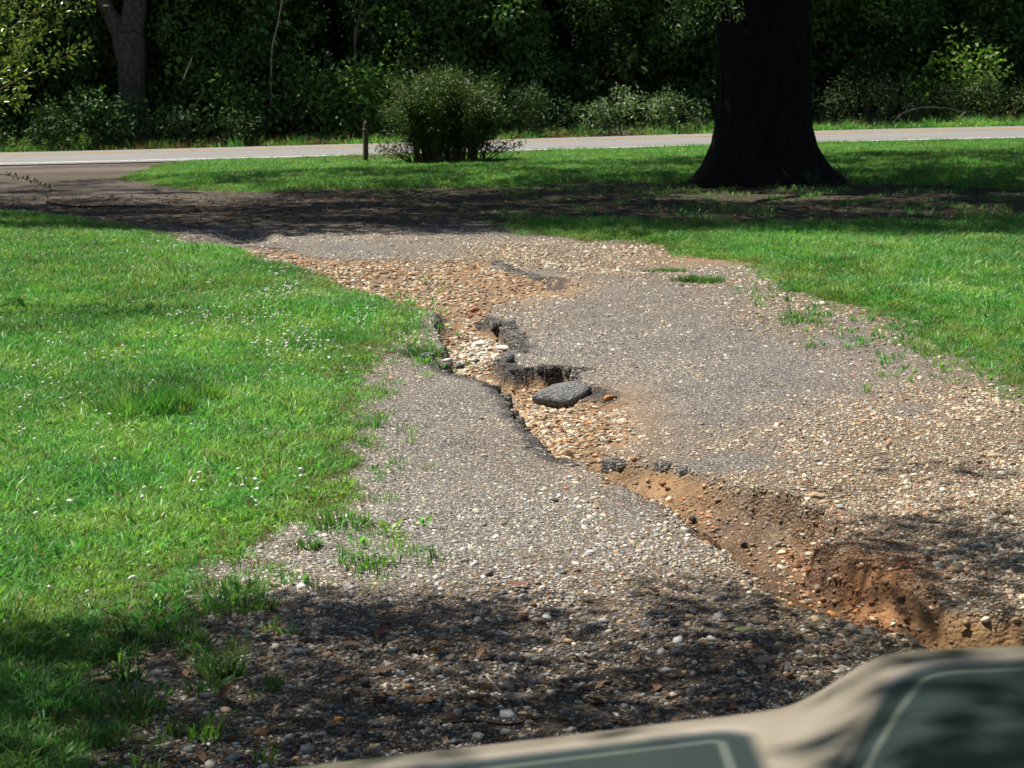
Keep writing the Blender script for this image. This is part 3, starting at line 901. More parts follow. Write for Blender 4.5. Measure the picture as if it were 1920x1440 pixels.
# ------------------------------------------------------------------ single stones and broken pieces of the skin
def stone(name, px, py, wpx, hr, asp, mat, label, cat='stone', group=None, rz=None, sink=.25, seed=0, tilt=0.0, flat=0):
    r = np.random.default_rng(300 + seed)
    g = G(px, py)
    w = wpx / F_PX * g[1] / 2
    V = IV2.copy()
    for q in range(14):
        d = rand_dirs(1, r)[0]; cut = .5 + .3 * r.random()
        over = np.maximum(V @ d - cut, 0); V = V - over[:, None] * d * .95
    V = V * (1 + .045 * r.normal(size=(len(V), 1)))
    V = V * np.array([w, w * asp, w * hr])
    me = mesh_np(name, V, IF2, mat, False)
    z = float(height(g[0], g[1]))
    o = obj(name, me, None, (g[0], g[1], z + w * hr * (1 - 2 * sink) * .8))
    o.rotation_euler = (tilt, 0, r.random() * 6.28 if rz is None else rz)
    return tag(o, label, cat, group)
ST = dict(
    yellow=stone_mat('yellow_stone', (.38, .27, .10), (.58, .46, .22)), tan=stone_mat('tan_stone', (.32, .23, .13), (.50, .40, .26)),
    rust=stone_mat('rust_stone', (.26, .11, .05), (.42, .21, .09)), grey=stone_mat('grey_stone', (.20, .20, .20), (.38, .37, .36)),
    pale=stone_mat('pale_stone', (.46, .43, .37), (.68, .65, .57)), dark=stone_mat('dark_stone', (.03, .03, .032), (.085, .08, .08)),
    orange=stone_mat('orange_clod', (.34, .13, .035), (.52, .25, .08)), bitumen=stone_mat('broken_bitumen', (.055, .056, .06), (.20, .20, .195), .8, 30))
def bitumen_mat():
    t = NT('bitumen_with_chips'); pc = t.objco()
    v = t.voro(pc, 75); r = t.node('ShaderNodeSeparateColor'); t.l.new(v.outputs['Color'], r.inputs[0])
    c = t.mix(t.math('LESS_THAN', r.outputs[0], .38), t.ramp(t.noise(pc, 12, 5, .7), [(.3, (.075, .076, .078)), (.7, (.17, .17, .166))]), t.ramp(r.outputs[1], [(0, (.12, .12, .12)), (.6, (.21, .205, .195))], 'CONSTANT'))
    t.base(c, .85, .2); t.bump(t.math('ADD', v.outputs['Distance'], t.noise(pc, 30, 4, .7)), .9, .012)
    return t.m
ST['bitumen'] = bitumen_mat()
def slab():
    """the loose lens-shaped plate of broken paving lying tilted in the channel"""
    r = np.random.default_rng(131); c = (G(1008, 735) + G(1104, 706)) / 2
    n = 40; th = np.arange(n) / n * 2 * np.pi
    x = np.cos(th); y = np.sin(th) * (1 - .45 * np.abs(np.cos(th)) ** 2)
    jag = 1 + .07 * np.repeat(r.normal(size=n // 4), 4) + .02 * r.normal(size=n)
    ox, oy = .180 * x * jag, .135 * y * jag
    rings = [(.0, .030), (.5, .030), (.9, .026), (1.0, .010), (.97, -.030), (.7, -.045), (0, -.05)]
    V = []
    for k_, z in rings:
        V.append(np.stack([ox * k_, oy * k_, np.full(n, z) + .006 * fbm(ox * k_ * 22 + z * 50, oy * k_ * 22, 133, 3)], 1))
    V = np.vstack(V)
    q = [(a * n + i, a * n + (i + 1) % n, (a + 1) * n + (i + 1) % n, (a + 1) * n + i) for a in range(len(rings) - 1) for i in range(n)]
    o = obj('paving_slab', mesh_np('paving_slab', V, np.array(q)[:, ::-1], ST['bitumen'], False), None, (c[0], c[1] - .02, float(height(c[0], c[1])) + .075))
    o.rotation_euler = (math.radians(17), math.radians(-9), math.radians(10))
    tag(o, 'loose grey lens-shaped slab of broken paving lying in the washed-out channel', 'slab')
slab()
stone('stone', 1068, 832, 32, .8, .8, ST['tan'], 'upright tan rock standing on the gravel bed of the channel', seed=1, sink=.15)
stone('stone', 195, 1275, 62, .38, .6, ST['yellow'], 'large flat yellow stone at the lawn edge in foreground shade', seed=2)
stone('stone', 685, 1282, 34, .75, .8, ST['dark'], 'dark brown rounded rock standing in shade at lower centre', seed=3, sink=.15)
stone('stone', 648, 1308, 30, .7, .8, ST['dark'], 'black stone just below the dark brown rock in shade', seed=4)
stone('stone', 790, 1312, 34, .6, .8, ST['rust'], 'rust brown pebble in shade right of the black stone', seed=5)
stone('stone', 425, 1327, 30, .55, .8, ST['tan'], 'flat beige stone in shade among the lower left weeds', seed=6)
stone('stone', 355, 1222, 28, .55, .9, ST['rust'], 'reddish stone in shade just right of the lawn corner', seed=7)
stone('stone', 412, 1204, 22, .6, .8, ST['pale'], 'bluish white pebble in shade beside the reddish stone', seed=8)
stone('stone', 635, 1346, 28, .6, .8, ST['orange'], 'orange tan stone near the bottom edge at lower centre', seed=9)
stone('stone', 700, 1395, 30, .45, .7, ST['yellow'], 'pale yellow flat pebble just above the truck hood edge', seed=10)
stone('stone', 490, 1368, 34, .5, .8, ST['rust'], 'flat reddish brown stone near the bottom left in shade', seed=11)
stone('stone', 1125, 1277, 22, .55, .8, ST['grey'], 'grey white stone in shade above the hood dip', seed=12)
stone('stone', 1190, 862, 20, .6, .8, ST['rust'], 'small rust stone at the lip of the clay bank', seed=13)
stone('stone', 1395, 953, 20, .8, .9, ST['dark'], 'dark clod on the orange bank of the channel', 'clod', seed=14, sink=.1)
stone('stone', 1300, 922, 22, .9, .9, ST['dark'], 'black clod wedged in the notch of the clay bank', 'clod', seed=15, sink=.1)
stone('stone', 1040, 951, 24, .5, .7, ST['dark'], 'black chip of bitumen lying on the left gravel strip', seed=16)
stone('stone', 1530, 935, 40, .4, .8, ST['tan'], 'tan stone on the right rim of the channel beside a grey one', seed=17)
stone('stone', 1575, 957, 26, .5, .8, ST['grey'], 'blue grey stone on the right rim beside the tan stone', seed=18)
stone('stone', 1560, 1085, 40, .6, .9, ST['orange'], 'brick orange clod at the wet end of the channel', 'clod', seed=19)
stone('stone', 1610, 1100, 34, .55, .9, ST['orange'], 'orange clod right of the brick orange clod', 'clod', seed=20)
stone('stone', 1790, 1085, 46, .5, .8, ST['tan'], 'pale tan rock on the gravel ridge at right', seed=21)
stone('stone', 900, 605, 46, .35, .6, ST['pale'], 'long whitish flat stone in the narrow part of the channel', seed=22, rz=.2)
stone('stone', 945, 622, 40, .4, .6, ST['pale'], 'bluish white stone against the broken dark paving edge', seed=23, rz=-.3)
stone('stone', 840, 590, 28, .4, .6, ST['tan'], 'flat tan stone at the upper left of the narrow channel', seed=24)
stone('stone', 842, 672, 30, .45, .7, ST['pale'], 'whitish stone in the channel by the left grass tongue', seed=25)
stone('stone', 893, 640, 22, .7, .9, ST['dark'], 'small black stone in the middle of the narrow channel', seed=26)
stone('stone', 955, 674, 34, 1.0, .8, ST['bitumen'], 'upright dark broken chunk at the corner of the paving edge', 'chunk', seed=27, sink=.2)
stone('stone', 800, 668, 50, .45, .7, ST['bitumen'], 'dark broken chunk at the end of the left grass tongue', 'chunk', seed=28)
stone('stone', 862, 648, 36, .5, .6, ST['bitumen'], 'dark bitumen flake left of the small black stone', 'chunk', seed=29)
stone('stone', 890, 565, 40, .4, .5, ST['rust'], 'brown ledge stone at the head of the narrow channel', seed=30)
stone('stone', 1145, 733, 50, .28, .6, ST['orange'], 'bright orange clay clod right of the loose slab', 'clod', seed=31)
stone('stone', 1475, 568, 14, .8, .9, ST['dark'], 'small dark stone on pale gravel near the right lawn', seed=32)
stone('stone', 1865, 852, 34, .5, .8, ST['tan'], 'tan stone on the yellow gravel at the right edge', seed=33)
stone('stone', 1110, 1172, 26, .4, .7, ST['pale'], 'white pebble on lit gravel above the foreground shade', seed=34)

# jagged pieces of the paving crust along the broken edges of the drive
def crust_mat():
    t = NT('paving_crust'); pc = t.geo()
    v = t.voro(pc, 85); r = t.node('ShaderNodeSeparateColor'); t.l.new(v.outputs['Color'], r.inputs[0])
    c = t.mix(t.math('LESS_THAN', r.outputs[0], .42), t.ramp(t.noise(pc, 14, 5, .7), [(.3, (.026, .025, .025)), (.7, (.085, .079, .073))]), t.ramp(r.outputs[1], [(0, (.12, .11, .10)), (.5, (.26, .24, .205)), (.85, (.42, .39, .34))], 'CONSTANT'))
    t.base(c, .9, .2); t.bump(t.math('ADD', v.outputs['Distance'], t.noise(pc, 40, 4, .7)), 1.0, .012)
    return t.m
M_CRUST = crust_mat()
def crust():
    r = np.random.default_rng(171)
    drive = bpy.data.objects['driveway']
    lines = [poly_xy([(826, 690), (900, 708), (948, 742), (966, 792), (1006, 850), (1070, 878)]), poly_xy([(905, 588), (950, 598), (972, 622), (982, 650), (950, 664)]),
             poly_xy([(962, 688), (1030, 682), (1105, 688)]), poly_xy([(800, 668), (830, 650)]), poly_xy([(930, 493), (965, 512), (1055, 533)]), poly_xy([(1150, 848), (1220, 862), (1290, 878)])]
    for li, Ln in enumerate(lines):
        seg = np.hypot(*np.diff(Ln, axis=0).T); cum = np.concatenate([[0], np.cumsum(seg)])
        d = .05
        while d < cum[-1]:
            x = np.interp(d, cum, Ln[:, 0]); y = np.interp(d, cum, Ln[:, 1])
            sz = .028 + .06 * r.random() ** 1.6
            d += sz * (1.2 + 1.4 * r.random())
            if r.random() < (.3 if li == 0 else .15): continue
            x += r.normal() * .022; y += r.normal() * .05
            ring = np.linspace(0, 6.283, 9)[:-1]
            z = float(np.percentile(height(x + .16 * np.cos(ring), y + .16 * np.sin(ring)), 60))
            k = r.integers(5, 8); th = np.sort((np.arange(k) + .6 * r.random(k)) / k * 6.283)
            rad = sz * (.75 + .45 * r.random(k)); h = .05 + .05 * r.random()
            top = np.stack([rad * np.cos(th), rad * np.sin(th) * 1.25, r.normal(size=k) * .004], 1)
            bot = top * np.array([.86, .86, 1]) + np.array([0, 0, -h]); bot[:, :2] += r.normal(size=(k, 2)) * .008
            V = np.vstack([top, bot, [[0, 0, .004]]])
            sd = np.array([(i, k + i, k + (i + 1) % k, (i + 1) % k) for i in range(k)]); cp = np.array([(i, (i + 1) % k, 2 * k) for i in range(k)])
            o = obj('crust_piece', mesh_np('crust_piece', V, [sd, cp], M_CRUST), drive, (x, y, z - .006 + .010 * r.random()))
            o.rotation_euler = (r.normal() * .09, r.normal() * .09, r.random() * .6)
crust()

# fallen leaves big enough to single out
M_DEAD = {k: leaf_mat('dead_' + k, v, trans=.12, rough=.6, spec=.25, var=.2) for k, v in dict(red=(.16, .06, .04), brown=(.15, .095, .055), grey=(.20, .17, .14), green=(.20, .26, .10)).items()}
def dead_leaf(px, py, L, m, rz, label):
    g = G(px, py); r = np.random.default_rng(int(px))
    n = 7; s = np.linspace(0, 1, n); w = np.sin(np.pi * s ** .8) * .22 * L + .002
    zc = .012 + .16 * L * (s - .5) ** 2 * 4 * .5
    V = np.vstack([np.stack([(s - .5) * L, w, zc + w * .35], 1), np.stack([(s - .5) * L, 0 * s, zc], 1), np.stack([(s - .5) * L, -w, zc + w * .3], 1)])
    q = [(a * n + i, a * n + i + 1, (a + 1) * n + i + 1, (a + 1) * n + i) for a in range(2) for i in range(n - 1)]
    me = mesh_np('fallen_leaf', V, np.array(q), M_DEAD[m], True); attr(me, 'lv', np.full(len(V), .5))
    o = obj('fallen_leaf', me, None, (g[0], g[1], float(height(g[0], g[1])) + .004)); o.rotation_euler = (.1, -.1, rz)
    tag(o, label, 'leaf', 'fallen leaves on the drive')
dead_leaf(975, 1110, .09, 'red', .1, 'reddish brown fallen leaf on lit gravel above the foreground shade')
dead_leaf(1432, 1252, .10, 'grey', .5, 'curled grey brown leaf in shade above the hood dip')
dead_leaf(965, 1307, .11, 'grey', -.2, 'wide grey dead leaf in shade just above the hood')
dead_leaf(1395, 1197, .08, 'green', .1, 'pale greenish leaf on dappled gravel left of the channel mouth')
dead_leaf(716, 1190, .09, 'red', 1.2, 'dark red curled leaf in shade at lower centre')
dead_leaf(720, 1262, .09, 'brown', .3, 'brown dead leaf beside the dark brown rock')
dead_leaf(660, 1215, .08, 'brown', -.6, 'folded brown leaf in shade above the dark brown rock')

# clumps of grass standing alone on the drive
M_CLUMP = leaf_mat('clump_grass', (.06, .15, .03), trans=.35, rough=.5, spec=.25, var=.4)
def clump(px, py, wpx, n, h, bw, label, name='grass_clump', cat='grass clump', mat=None, fl=.35):
    g = G(px, py); R = wpx / F_PX * g[1] / 2
    r = np.random.default_rng(int(px * 3 + py)); n = int(n * (1.0 if py > 940 else 1.3)); h = h * (.62 if py > 940 else 1.0); R = R * 1.25
    a = r.random(n) * 6.283; q = np.sqrt(r.random(n)) * (.65 + .5 * np.abs(np.sin(a * 1.5 + px)) + .25 * r.random(n))
    X = R * q * np.cos(a); Y = R * fl * 2.2 * q * np.sin(a)
    HZ = height(g[0] + X, g[1] + Y) - float(height(g[0], g[1]))
    V = []; Q = []; T = []; LV = []
    for i in range(n):
        out = np.array([math.cos(a[i] + r.normal() * .7), math.sin(a[i] + r.normal() * .7), 0]); sd = np.array([-out[1], out[0], 0])
        hh = h * (.4 + .8 * r.random()); w = bw * (.7 + .6 * r.random()); b = len(V)
        p = np.array([X[i], Y[i], HZ[i] - .004])
        p1 = p + np.array([0, 0, hh * .6]) + out * hh * .2; p2 = p + np.array([0, 0, hh * .85]) + out * hh * .8
        V += [p - sd * w * .4, p + sd * w * .4, p1 - sd * w * .5, p1 + sd * w * .5, p2]; LV += [r.random()] * 5
        Q.append((b, b + 1, b + 3, b + 2)); T.append((b + 2, b + 3, b + 4))
    me = mesh_np(name, np.array(V), [np.array(Q), np.array(T)], mat or M_CLUMP); attr(me, 'lv', LV)
    o = obj(name, me, None, (g[0], g[1], float(height(g[0], g[1]))))
    tag(o, label, cat)
clump(1313, 534, 76, 420, .075, .006, 'dark green grass clump on pale gravel, the larger of the two')
clump(1250, 511, 62, 260, .05, .006, 'low dark green grass clump behind the larger one on the drive')
clump(1505, 606, 60, 170, .045, .006, 'thin grass patch on the drive near the right lawn')
M_CLUMP2 = leaf_mat('clump_grass_light', (.09, .21, .04), trans=.4, rough=.45, spec=.3, var=.4)
clump(575, 1022, 48, 110, .07, .006, 'small dark leafy clump on lit gravel by the lawn corner', 'weed_clump', 'weed', M_CLUMP)
clump(690, 1062, 70, 70, .10, .007, 'bright broad-bladed weed on lit gravel', 'weed_clump', 'weed', M_CLUMP2)
clump(440, 1098, 110, 190, .10, .0065, 'wide weed patch at the edge of the foreground shade', 'weed_clump', 'weed', M_CLUMP2)
clump(465, 1138, 90, 130, .09, .007, 'broad-leaved weed patch just inside the shade', 'weed_clump', 'weed', M_CLUMP2)
clump(340, 1198, 70, 70, .10, .007, 'leafy weed in shade beside the reddish stone', 'weed_clump', 'weed', M_CLUMP2)
clump(410, 1262, 70, 80, .13, .0075, 'upright bright weed in shade among pebbles', 'weed_clump', 'weed', M_CLUMP2)
clump(395, 1292, 60, 60, .08, .007, 'low weed below the upright bright weed', 'weed_clump', 'weed', M_CLUMP2)
clump(512, 1282, 34, 30, .08, .007, 'tiny bright weed alone among shaded pebbles', 'weed_clump', 'weed', M_CLUMP2)
clump(370, 1372, 80, 70, .15, .0065, 'straggly grass clump near the bottom left in shade', 'weed_clump', 'weed', M_CLUMP2)
clump(250, 1330, 90, 110, .14, .006, 'grass clump in shade at the lower end of the lawn edge', 'weed_clump', 'weed', M_CLUMP2)
clump(640, 985, 80, 120, .15, .007, 'tall grass tuft at the lawn corner on lit gravel', 'weed_clump', 'weed', M_CLUMP2)
clump(800, 660, 70, 200, .09, .006, 'dark grass growing over the broken left edge of the channel', 'weed_clump', 'weed', M_CLUMP)

# ------------------------------------------------------------------ leaf clusters for crowns
M_LEAF = leaf_mat('crown_leaf', inst=True, trans=.36, rough=.55, spec=.28, var=.5)
def cluster(name, n, r0, L, W, seed, droop=.3):
    r = np.random.default_rng(seed)
    P = rand_dirs(n, r) * (r0 * r.random(n) ** .45)[:, None]
    D = unit(P + rand_dirs(n, r) * r0 * .7 + np.array([0, 0, -droop * r0]))
    N = unit(rand_dirs(n, r) * .8 + np.array([0, 0, .9]))
    return bpy.data.objects.new(name, leaf_mesh(name, P, D, N, L * (.6 + .8 * r.random(n)), W * (.6 + .8 * r.random(n)), M_LEAF, r=r))
CL = [cluster('a_broad', 60, .5, .15, .105, 401), cluster('b_broad', 50, .5, .12, .085, 402), cluster('c_small', 90, .5, .08, .05, 403),
      cluster('d_small', 80, .5, .07, .045, 404), cluster('e_narrow', 80, .5, .13, .03, 405), cluster('f_broad', 44, .5, .19, .13, 406)]
def leaf_tint(n, base, var=.25):
    return np.clip(np.array(base)[None, :] * (1 + var * rng.normal(size=(n, 1))) * (1 + .12 * rng.normal(size=(n, 3))), .006, .5)
def rot_any(n):
    return np.stack([rng.normal(size=n) * .5, rng.normal(size=n) * .5, rng.random(n) * 6.283], 1)

# ------------------------------------------------------------------ crowns that stand above the view and shade the ground
def crown_over(name, X, Y, prob, z0, z1, s0, s1, tint, kinds, parent, label=None):
    """leaf clusters of a crown, thinned so that its shade lies where prob says"""
    ok = rng.random(len(X)) < prob
    X, Y = X[ok], Y[ok]; n = len(X)
    z = z0 + (z1 - z0) * rng.random(n)
    k = z / SDIR[2]
    P = np.stack([X + SDIR[0] * k, Y + SDIR[1] * k, z + zb(X, Y)], 1)
    o = scatter(name, P, s0 + (s1 - s0) * rng.random(n), rot_any(n), rng.choice(kinds, n), leaf_tint(n, tint), CL, 'leaf')
    o.parent = parent
    return o
def limb(a, b, r0, r1, n=7, sag=.4, seed=0):
    r = np.random.default_rng(seed)
    t = np.linspace(0, 1, n)[:, None]
    P = np.array(a) * (1 - t) + np.array(b) * t
    P = P + np.array([0, 0, 1]) * (sag * np.sin(np.pi * t)) + r.normal(size=(n, 3)) * .06 * np.linalg.norm(np.array(b) - a) * np.sin(np.pi * t)
    return P, r0 + (r1 - r0) * t[:, 0] ** .8

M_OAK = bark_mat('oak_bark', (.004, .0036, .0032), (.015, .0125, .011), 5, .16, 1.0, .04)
M_PALE = bark_mat('pale_bark', (.018, .017, .015), (.072, .067, .062), 4, .5, .5, .02)
M_TWIG = bark_mat('brown_twig', (.06, .04, .025), (.16, .11, .07), 20, .3, .4, .004)

# the big oak
oak_xy = G(1443, 352)
oak = empty('oak_tree', (oak_xy[0], oak_xy[1] + 1.0, float(zb(oak_xy[0], oak_xy[1] + 1))))
tag(oak, 'huge dark oak with flared roots standing on the lawn before the road', 'tree')
def oak_trunk():
    nz, nt = 170, 220
    z = np.concatenate([np.linspace(-.25, 3.6, 140), np.linspace(3.65, 7.5, 30)])
    prof_z = [-.25, 0, .12, .35, .62, .95, 1.4, 2.4, 3.2, 7.5]; prof_r = [1.62, 1.36, 1.20, 1.01, .875, .80, .775, .765, .755, .70]
    th = np.arange(nt) / nt * 2 * np.pi
    R = np.interp(z, prof_z, prof_r)
    TH, Z = np.meshgrid(th, z)
    fl = np.exp(-np.maximum(Z, 0) / .42)
    lob = .11 * np.cos(5 * TH + .6) + .07 * np.cos(3 * TH + 2.0) + .05 * np.cos(8 * TH + 1)
    RR = R[:, None] * (1 + fl * lob + .03 * np.cos(4 * TH + 1) * (1 - fl))
    # furrowed bark: plates and cracks running upwards
    cx, cy = np.cos(TH), np.sin(TH)
    w = .5 * fbm(TH * 3.5, Z * .8, 141)
    furrow = np.abs(((TH * 46 / (2 * np.pi) + w * 2.2 + .9 * fbm(cx * 6 + Z * .35, cy * 6 + Z * .2, 143)) % 1) - .5) * 2
    RR = RR + .030 * (furrow ** .6 - .6) + .014 * fbm(TH * 22, Z * 5, 145, 3)
    V = np.stack([RR * np.cos(TH), RR * np.sin(TH), Z + 0 * TH], -1).reshape(-1, 3)
    V[:, 0] += -.01 * V[:, 2]
    i = np.arange(len(z) - 1)[:, None] * nt; j = np.arange(nt)[None, :]; j2 = (j + 1) % nt
    q = np.stack([i + j, i + j2, i + nt + j2, i + nt + j], -1).reshape(-1, 4)
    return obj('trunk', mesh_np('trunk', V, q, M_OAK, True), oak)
oak_trunk()
paths = []
for i in range(9):
    a = i / 9 * 6.28 + .3
    b = np.array([5.5 * math.cos(a), 4.2 * math.sin(a), 10.5 + 2 * math.sin(i * 2.1)])
    paths.append(limb((.3 * math.cos(a), .3 * math.sin(a), 6.3), b, .34, .07, 8, .8, i))
V, Fc = tubes(paths, 8)
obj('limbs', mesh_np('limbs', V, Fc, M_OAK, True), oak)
n = 6500
X = -12 + 30 * rng.random(n); Y = 25.5 + 19 * rng.random(n)
px, py = PX(X, Y)
front = 26.3 - 1.2 * S((X + 1) / 4) + .35 * fbm(X * .7, X * 0, 151) + .8 * S((X - 1) / 8) * 0
dense = S((Y - front) / .35)
back = np.where(X < 0, 33.2, 36.8) + 1.2 * fbm(X * .5, X * 0 + 3, 153)
prob = dense * (1 - S((Y - back) / 1.6) * .55)
prob = prob * (1 - .9 * S((Y - 45.5) / 2)) * (1 - .35 * ((X < -3.5) & (Y > 33)))
prob = prob * (1 - .35 * ((X < -3.5) & (Y > 33))) * (1 - S(1.9 - np.hypot((X - 4.0) / 1.3, (Y - 33.1) / .8)))
prob = np.where((X > 2.2) & (X < 8) & (Y > 34.5) & (Y < 38.8), 1, prob)
prob = np.maximum(prob, .42 * ((X < -3.5) & (Y > 33) & (Y < 48)) * S(fbm(X * .8, Y * .4, 155) + .6))
prob = prob * (1 - .75 * blob(px, py, 1650, 398, 110, 6)) * (1 - .7 * blob(px, py, 1880, 362, 120, 6))
ocr = crown_over('crown', X - oak.location[0], Y - oak.location[1], prob, 7.0, 13.5, .8, 1.3, (.05, .11, .025), [0, 1, 4, 5], oak)

# low sprays of willow-shaped leaves hanging beside the trunk
def hanging_spray():
    M = leaf_mat('oak_leaf_lit', (.17, .28, .10), trans=.40, rough=.35, spec=.5, var=.35)  # sun on the sprays put into a paler leaf colour
    r = np.random.default_rng(77); L0 = np.array(oak.location)
    P = []; D = []; paths = []
    tips = [(1262, 8), (1290, 30), (1252, 45), (1320, 20), (1345, 45), (1300, 62), (1275, 68), (1372, 28), (1388, 38), (1330, 5), (1365, 5), (1310, -10), (1270, -25), (1345, -20), (1262, 75)]
    root = AT(1330, -190, 34.6)
    for i, t in enumerate(tips):
        e = AT(t[0], t[1], 34.2 + .5 * r.random())
        s = root + (e - root) * .35 + r.normal(size=3) * .1
        mid = (s + e) / 2 + np.array([0, 0, .10])
        tt = np.linspace(0, 1, 9)[:, None]
        C = (1 - tt) ** 2 * s + 2 * (1 - tt) * tt * mid + tt ** 2 * e
        paths.append((C, np.linspace(.012, .003, 9)))
        for q in range(85):
            u = .35 + .65 * r.random()
            p = C[0] * (1 - u) ** 2 + 2 * (1 - u) * u * mid + u * u * e + r.normal(size=3) * .055
            P.append(p); D.append(unit(e - s) * .6 + r.normal(size=3) * .7 + np.array([0, 0, -.25]))
    n = len(P)
    N = unit(r.normal(size=(n, 3)) * .6 + np.array([0, -.2, .9]))
    o = obj('hanging_leaves', leaf_mesh('hanging_leaves', np.array(P) - L0, D, N, .085 * (.7 + .6 * r.random(n)), .024 * (.7 + .6 * r.random(n)), M, r=r), oak)
    tag(o, 'sunlit sprays of narrow leaves hanging beside the trunk', kind='stuff')
    paths.append(limb(root, np.array(oak.location) + np.array([0, 0, 6.6]), .03, .12, 8, .2, 5))
    V, Fc = tubes(paths, 5)
    obj('low_branch', mesh_np('low_branch', V - L0, Fc, M_TWIG, True), oak)
hanging_spray()

# strap-leaved plants at the oak's foot
M_STRAP = leaf_mat('strap_leaf', (.05, .10, .035), trans=.3, rough=.4, spec=.35, var=.35)
def strap_plant(px, py, hpx, n, label, seed):
    r = np.random.default_rng(seed); g = G(px, py); h = hpx / F_PX * g[1]
    V = []; Q = []; LV = []
    for i in range(n):
        a = r.random() * 6.283; out = np.array([math.cos(a), math.sin(a), 0]); sd = np.array([-out[1], out[0], 0])
        hh = h * (.7 + .5 * r.random()); ln = .3 + .6 * r.random(); b = len(V); m = 8; lv = r.random()
        for t in np.linspace(0, 1, m):
            p = out * ln * hh * t ** 1.5 + np.array([0, 0, hh * (1.25 * t - .75 * ln * t ** 3)]) + out * .03
            w = .011 * (1 - .85 * t ** 3)
            V += [p - sd * w, p + sd * w]; LV += [lv, lv]
        for q in range(m - 1):
            Q.append((b + 2 * q, b + 2 * q + 1, b + 2 * q + 3, b + 2 * q + 2))
    me = mesh_np('strap_plant', np.array(V), np.array(Q), M_STRAP, True); attr(me, 'lv', LV)
    tag(obj('strap_plant', me, None, (g[0], g[1], float(zb(g[0], g[1])))), label, 'plant', 'strap-leaved plants round the oak')
strap_plant(1322, 352, 36, 14, 'strap-leaved plant at the left root of the oak', 1)
strap_plant(1522, 352, 34, 16, 'strap-leaved plant in front of the oak trunk near its right root', 2)
strap_plant(1578, 342, 32, 10, 'strap-leaved plant behind the right root tip of the oak', 3)
strap_plant(1758, 358, 16, 7, 'small strap-leaved sprout in shade well right of the oak', 4)

# the tree beside the drive whose crown shades the foreground
shade = empty('shade_tree', (-5.6, 5.0, 0))
tag(shade, 'leafy tree left of the drive beyond the picture edge, shading the foreground gravel', 'tree')
V, Fc = tubes([limb((0, 0, -.2), (.3, .6, 5.2), .26, .17, 9, .0, 40)] + [limb((.3, .6, 4.2), (2.6 + 3.2 * math.cos(a), .2 + 2.3 * math.sin(a), 7.0), .12, .03, 7, .5, int(a * 10)) for a in np.linspace(0, 5.6, 8)], 10)
obj('trunk', mesh_np('trunk', V, Fc, M_PALE, True), shade)
n = 8000
X = -6 + 12 * rng.random(n); Y = -4.0 + 15.5 * rng.random(n)
px, py = PX(X, Y)
edge_y = np.interp(px, [-400, 0, 180, 330, 520, 700, 900, 1050, 1250, 1400, 1550, 1700, 1920, 2400], [1230, 1195, 1180, 1150, 1112, 1108, 1130, 1160, 1180, 1180, 1165, 1135, 1110, 1080])
edge_y = edge_y + 26 * fbm(px / 90, px * 0 + 2, 161)
prob = S((py - edge_y) / 40 + .35)
gap = S(fbm(X * 2.1, Y * 1.1, 163, 3) * 2.2 + .1)
prob = prob * (1 - .40 * gap * (py < 1290))
prob = np.maximum(prob, .55 * S(2.2 * blob(px, py, 1340, 1150, 190, 26) - .4 + .5 * fbm(X * 4, Y * 2, 165)))
prob = np.maximum(prob, .75 * S(2.2 * blob(px, py, 1840, 1040, 230, 62) - .3 + .6 * fbm(X * 4, Y * 2, 166)))
prob = np.maximum(prob, .9 * ((py > 1290) | (Y < 6))) * np.where((Y < 3.2) & (Y > .8), .32, 1)
crown_over('crown', X + 5.6, Y - 5.0, prob * .95, 5.0, 8.2, .45, .75, (.05, .11, .03), [0, 1, 2, 3], shade)

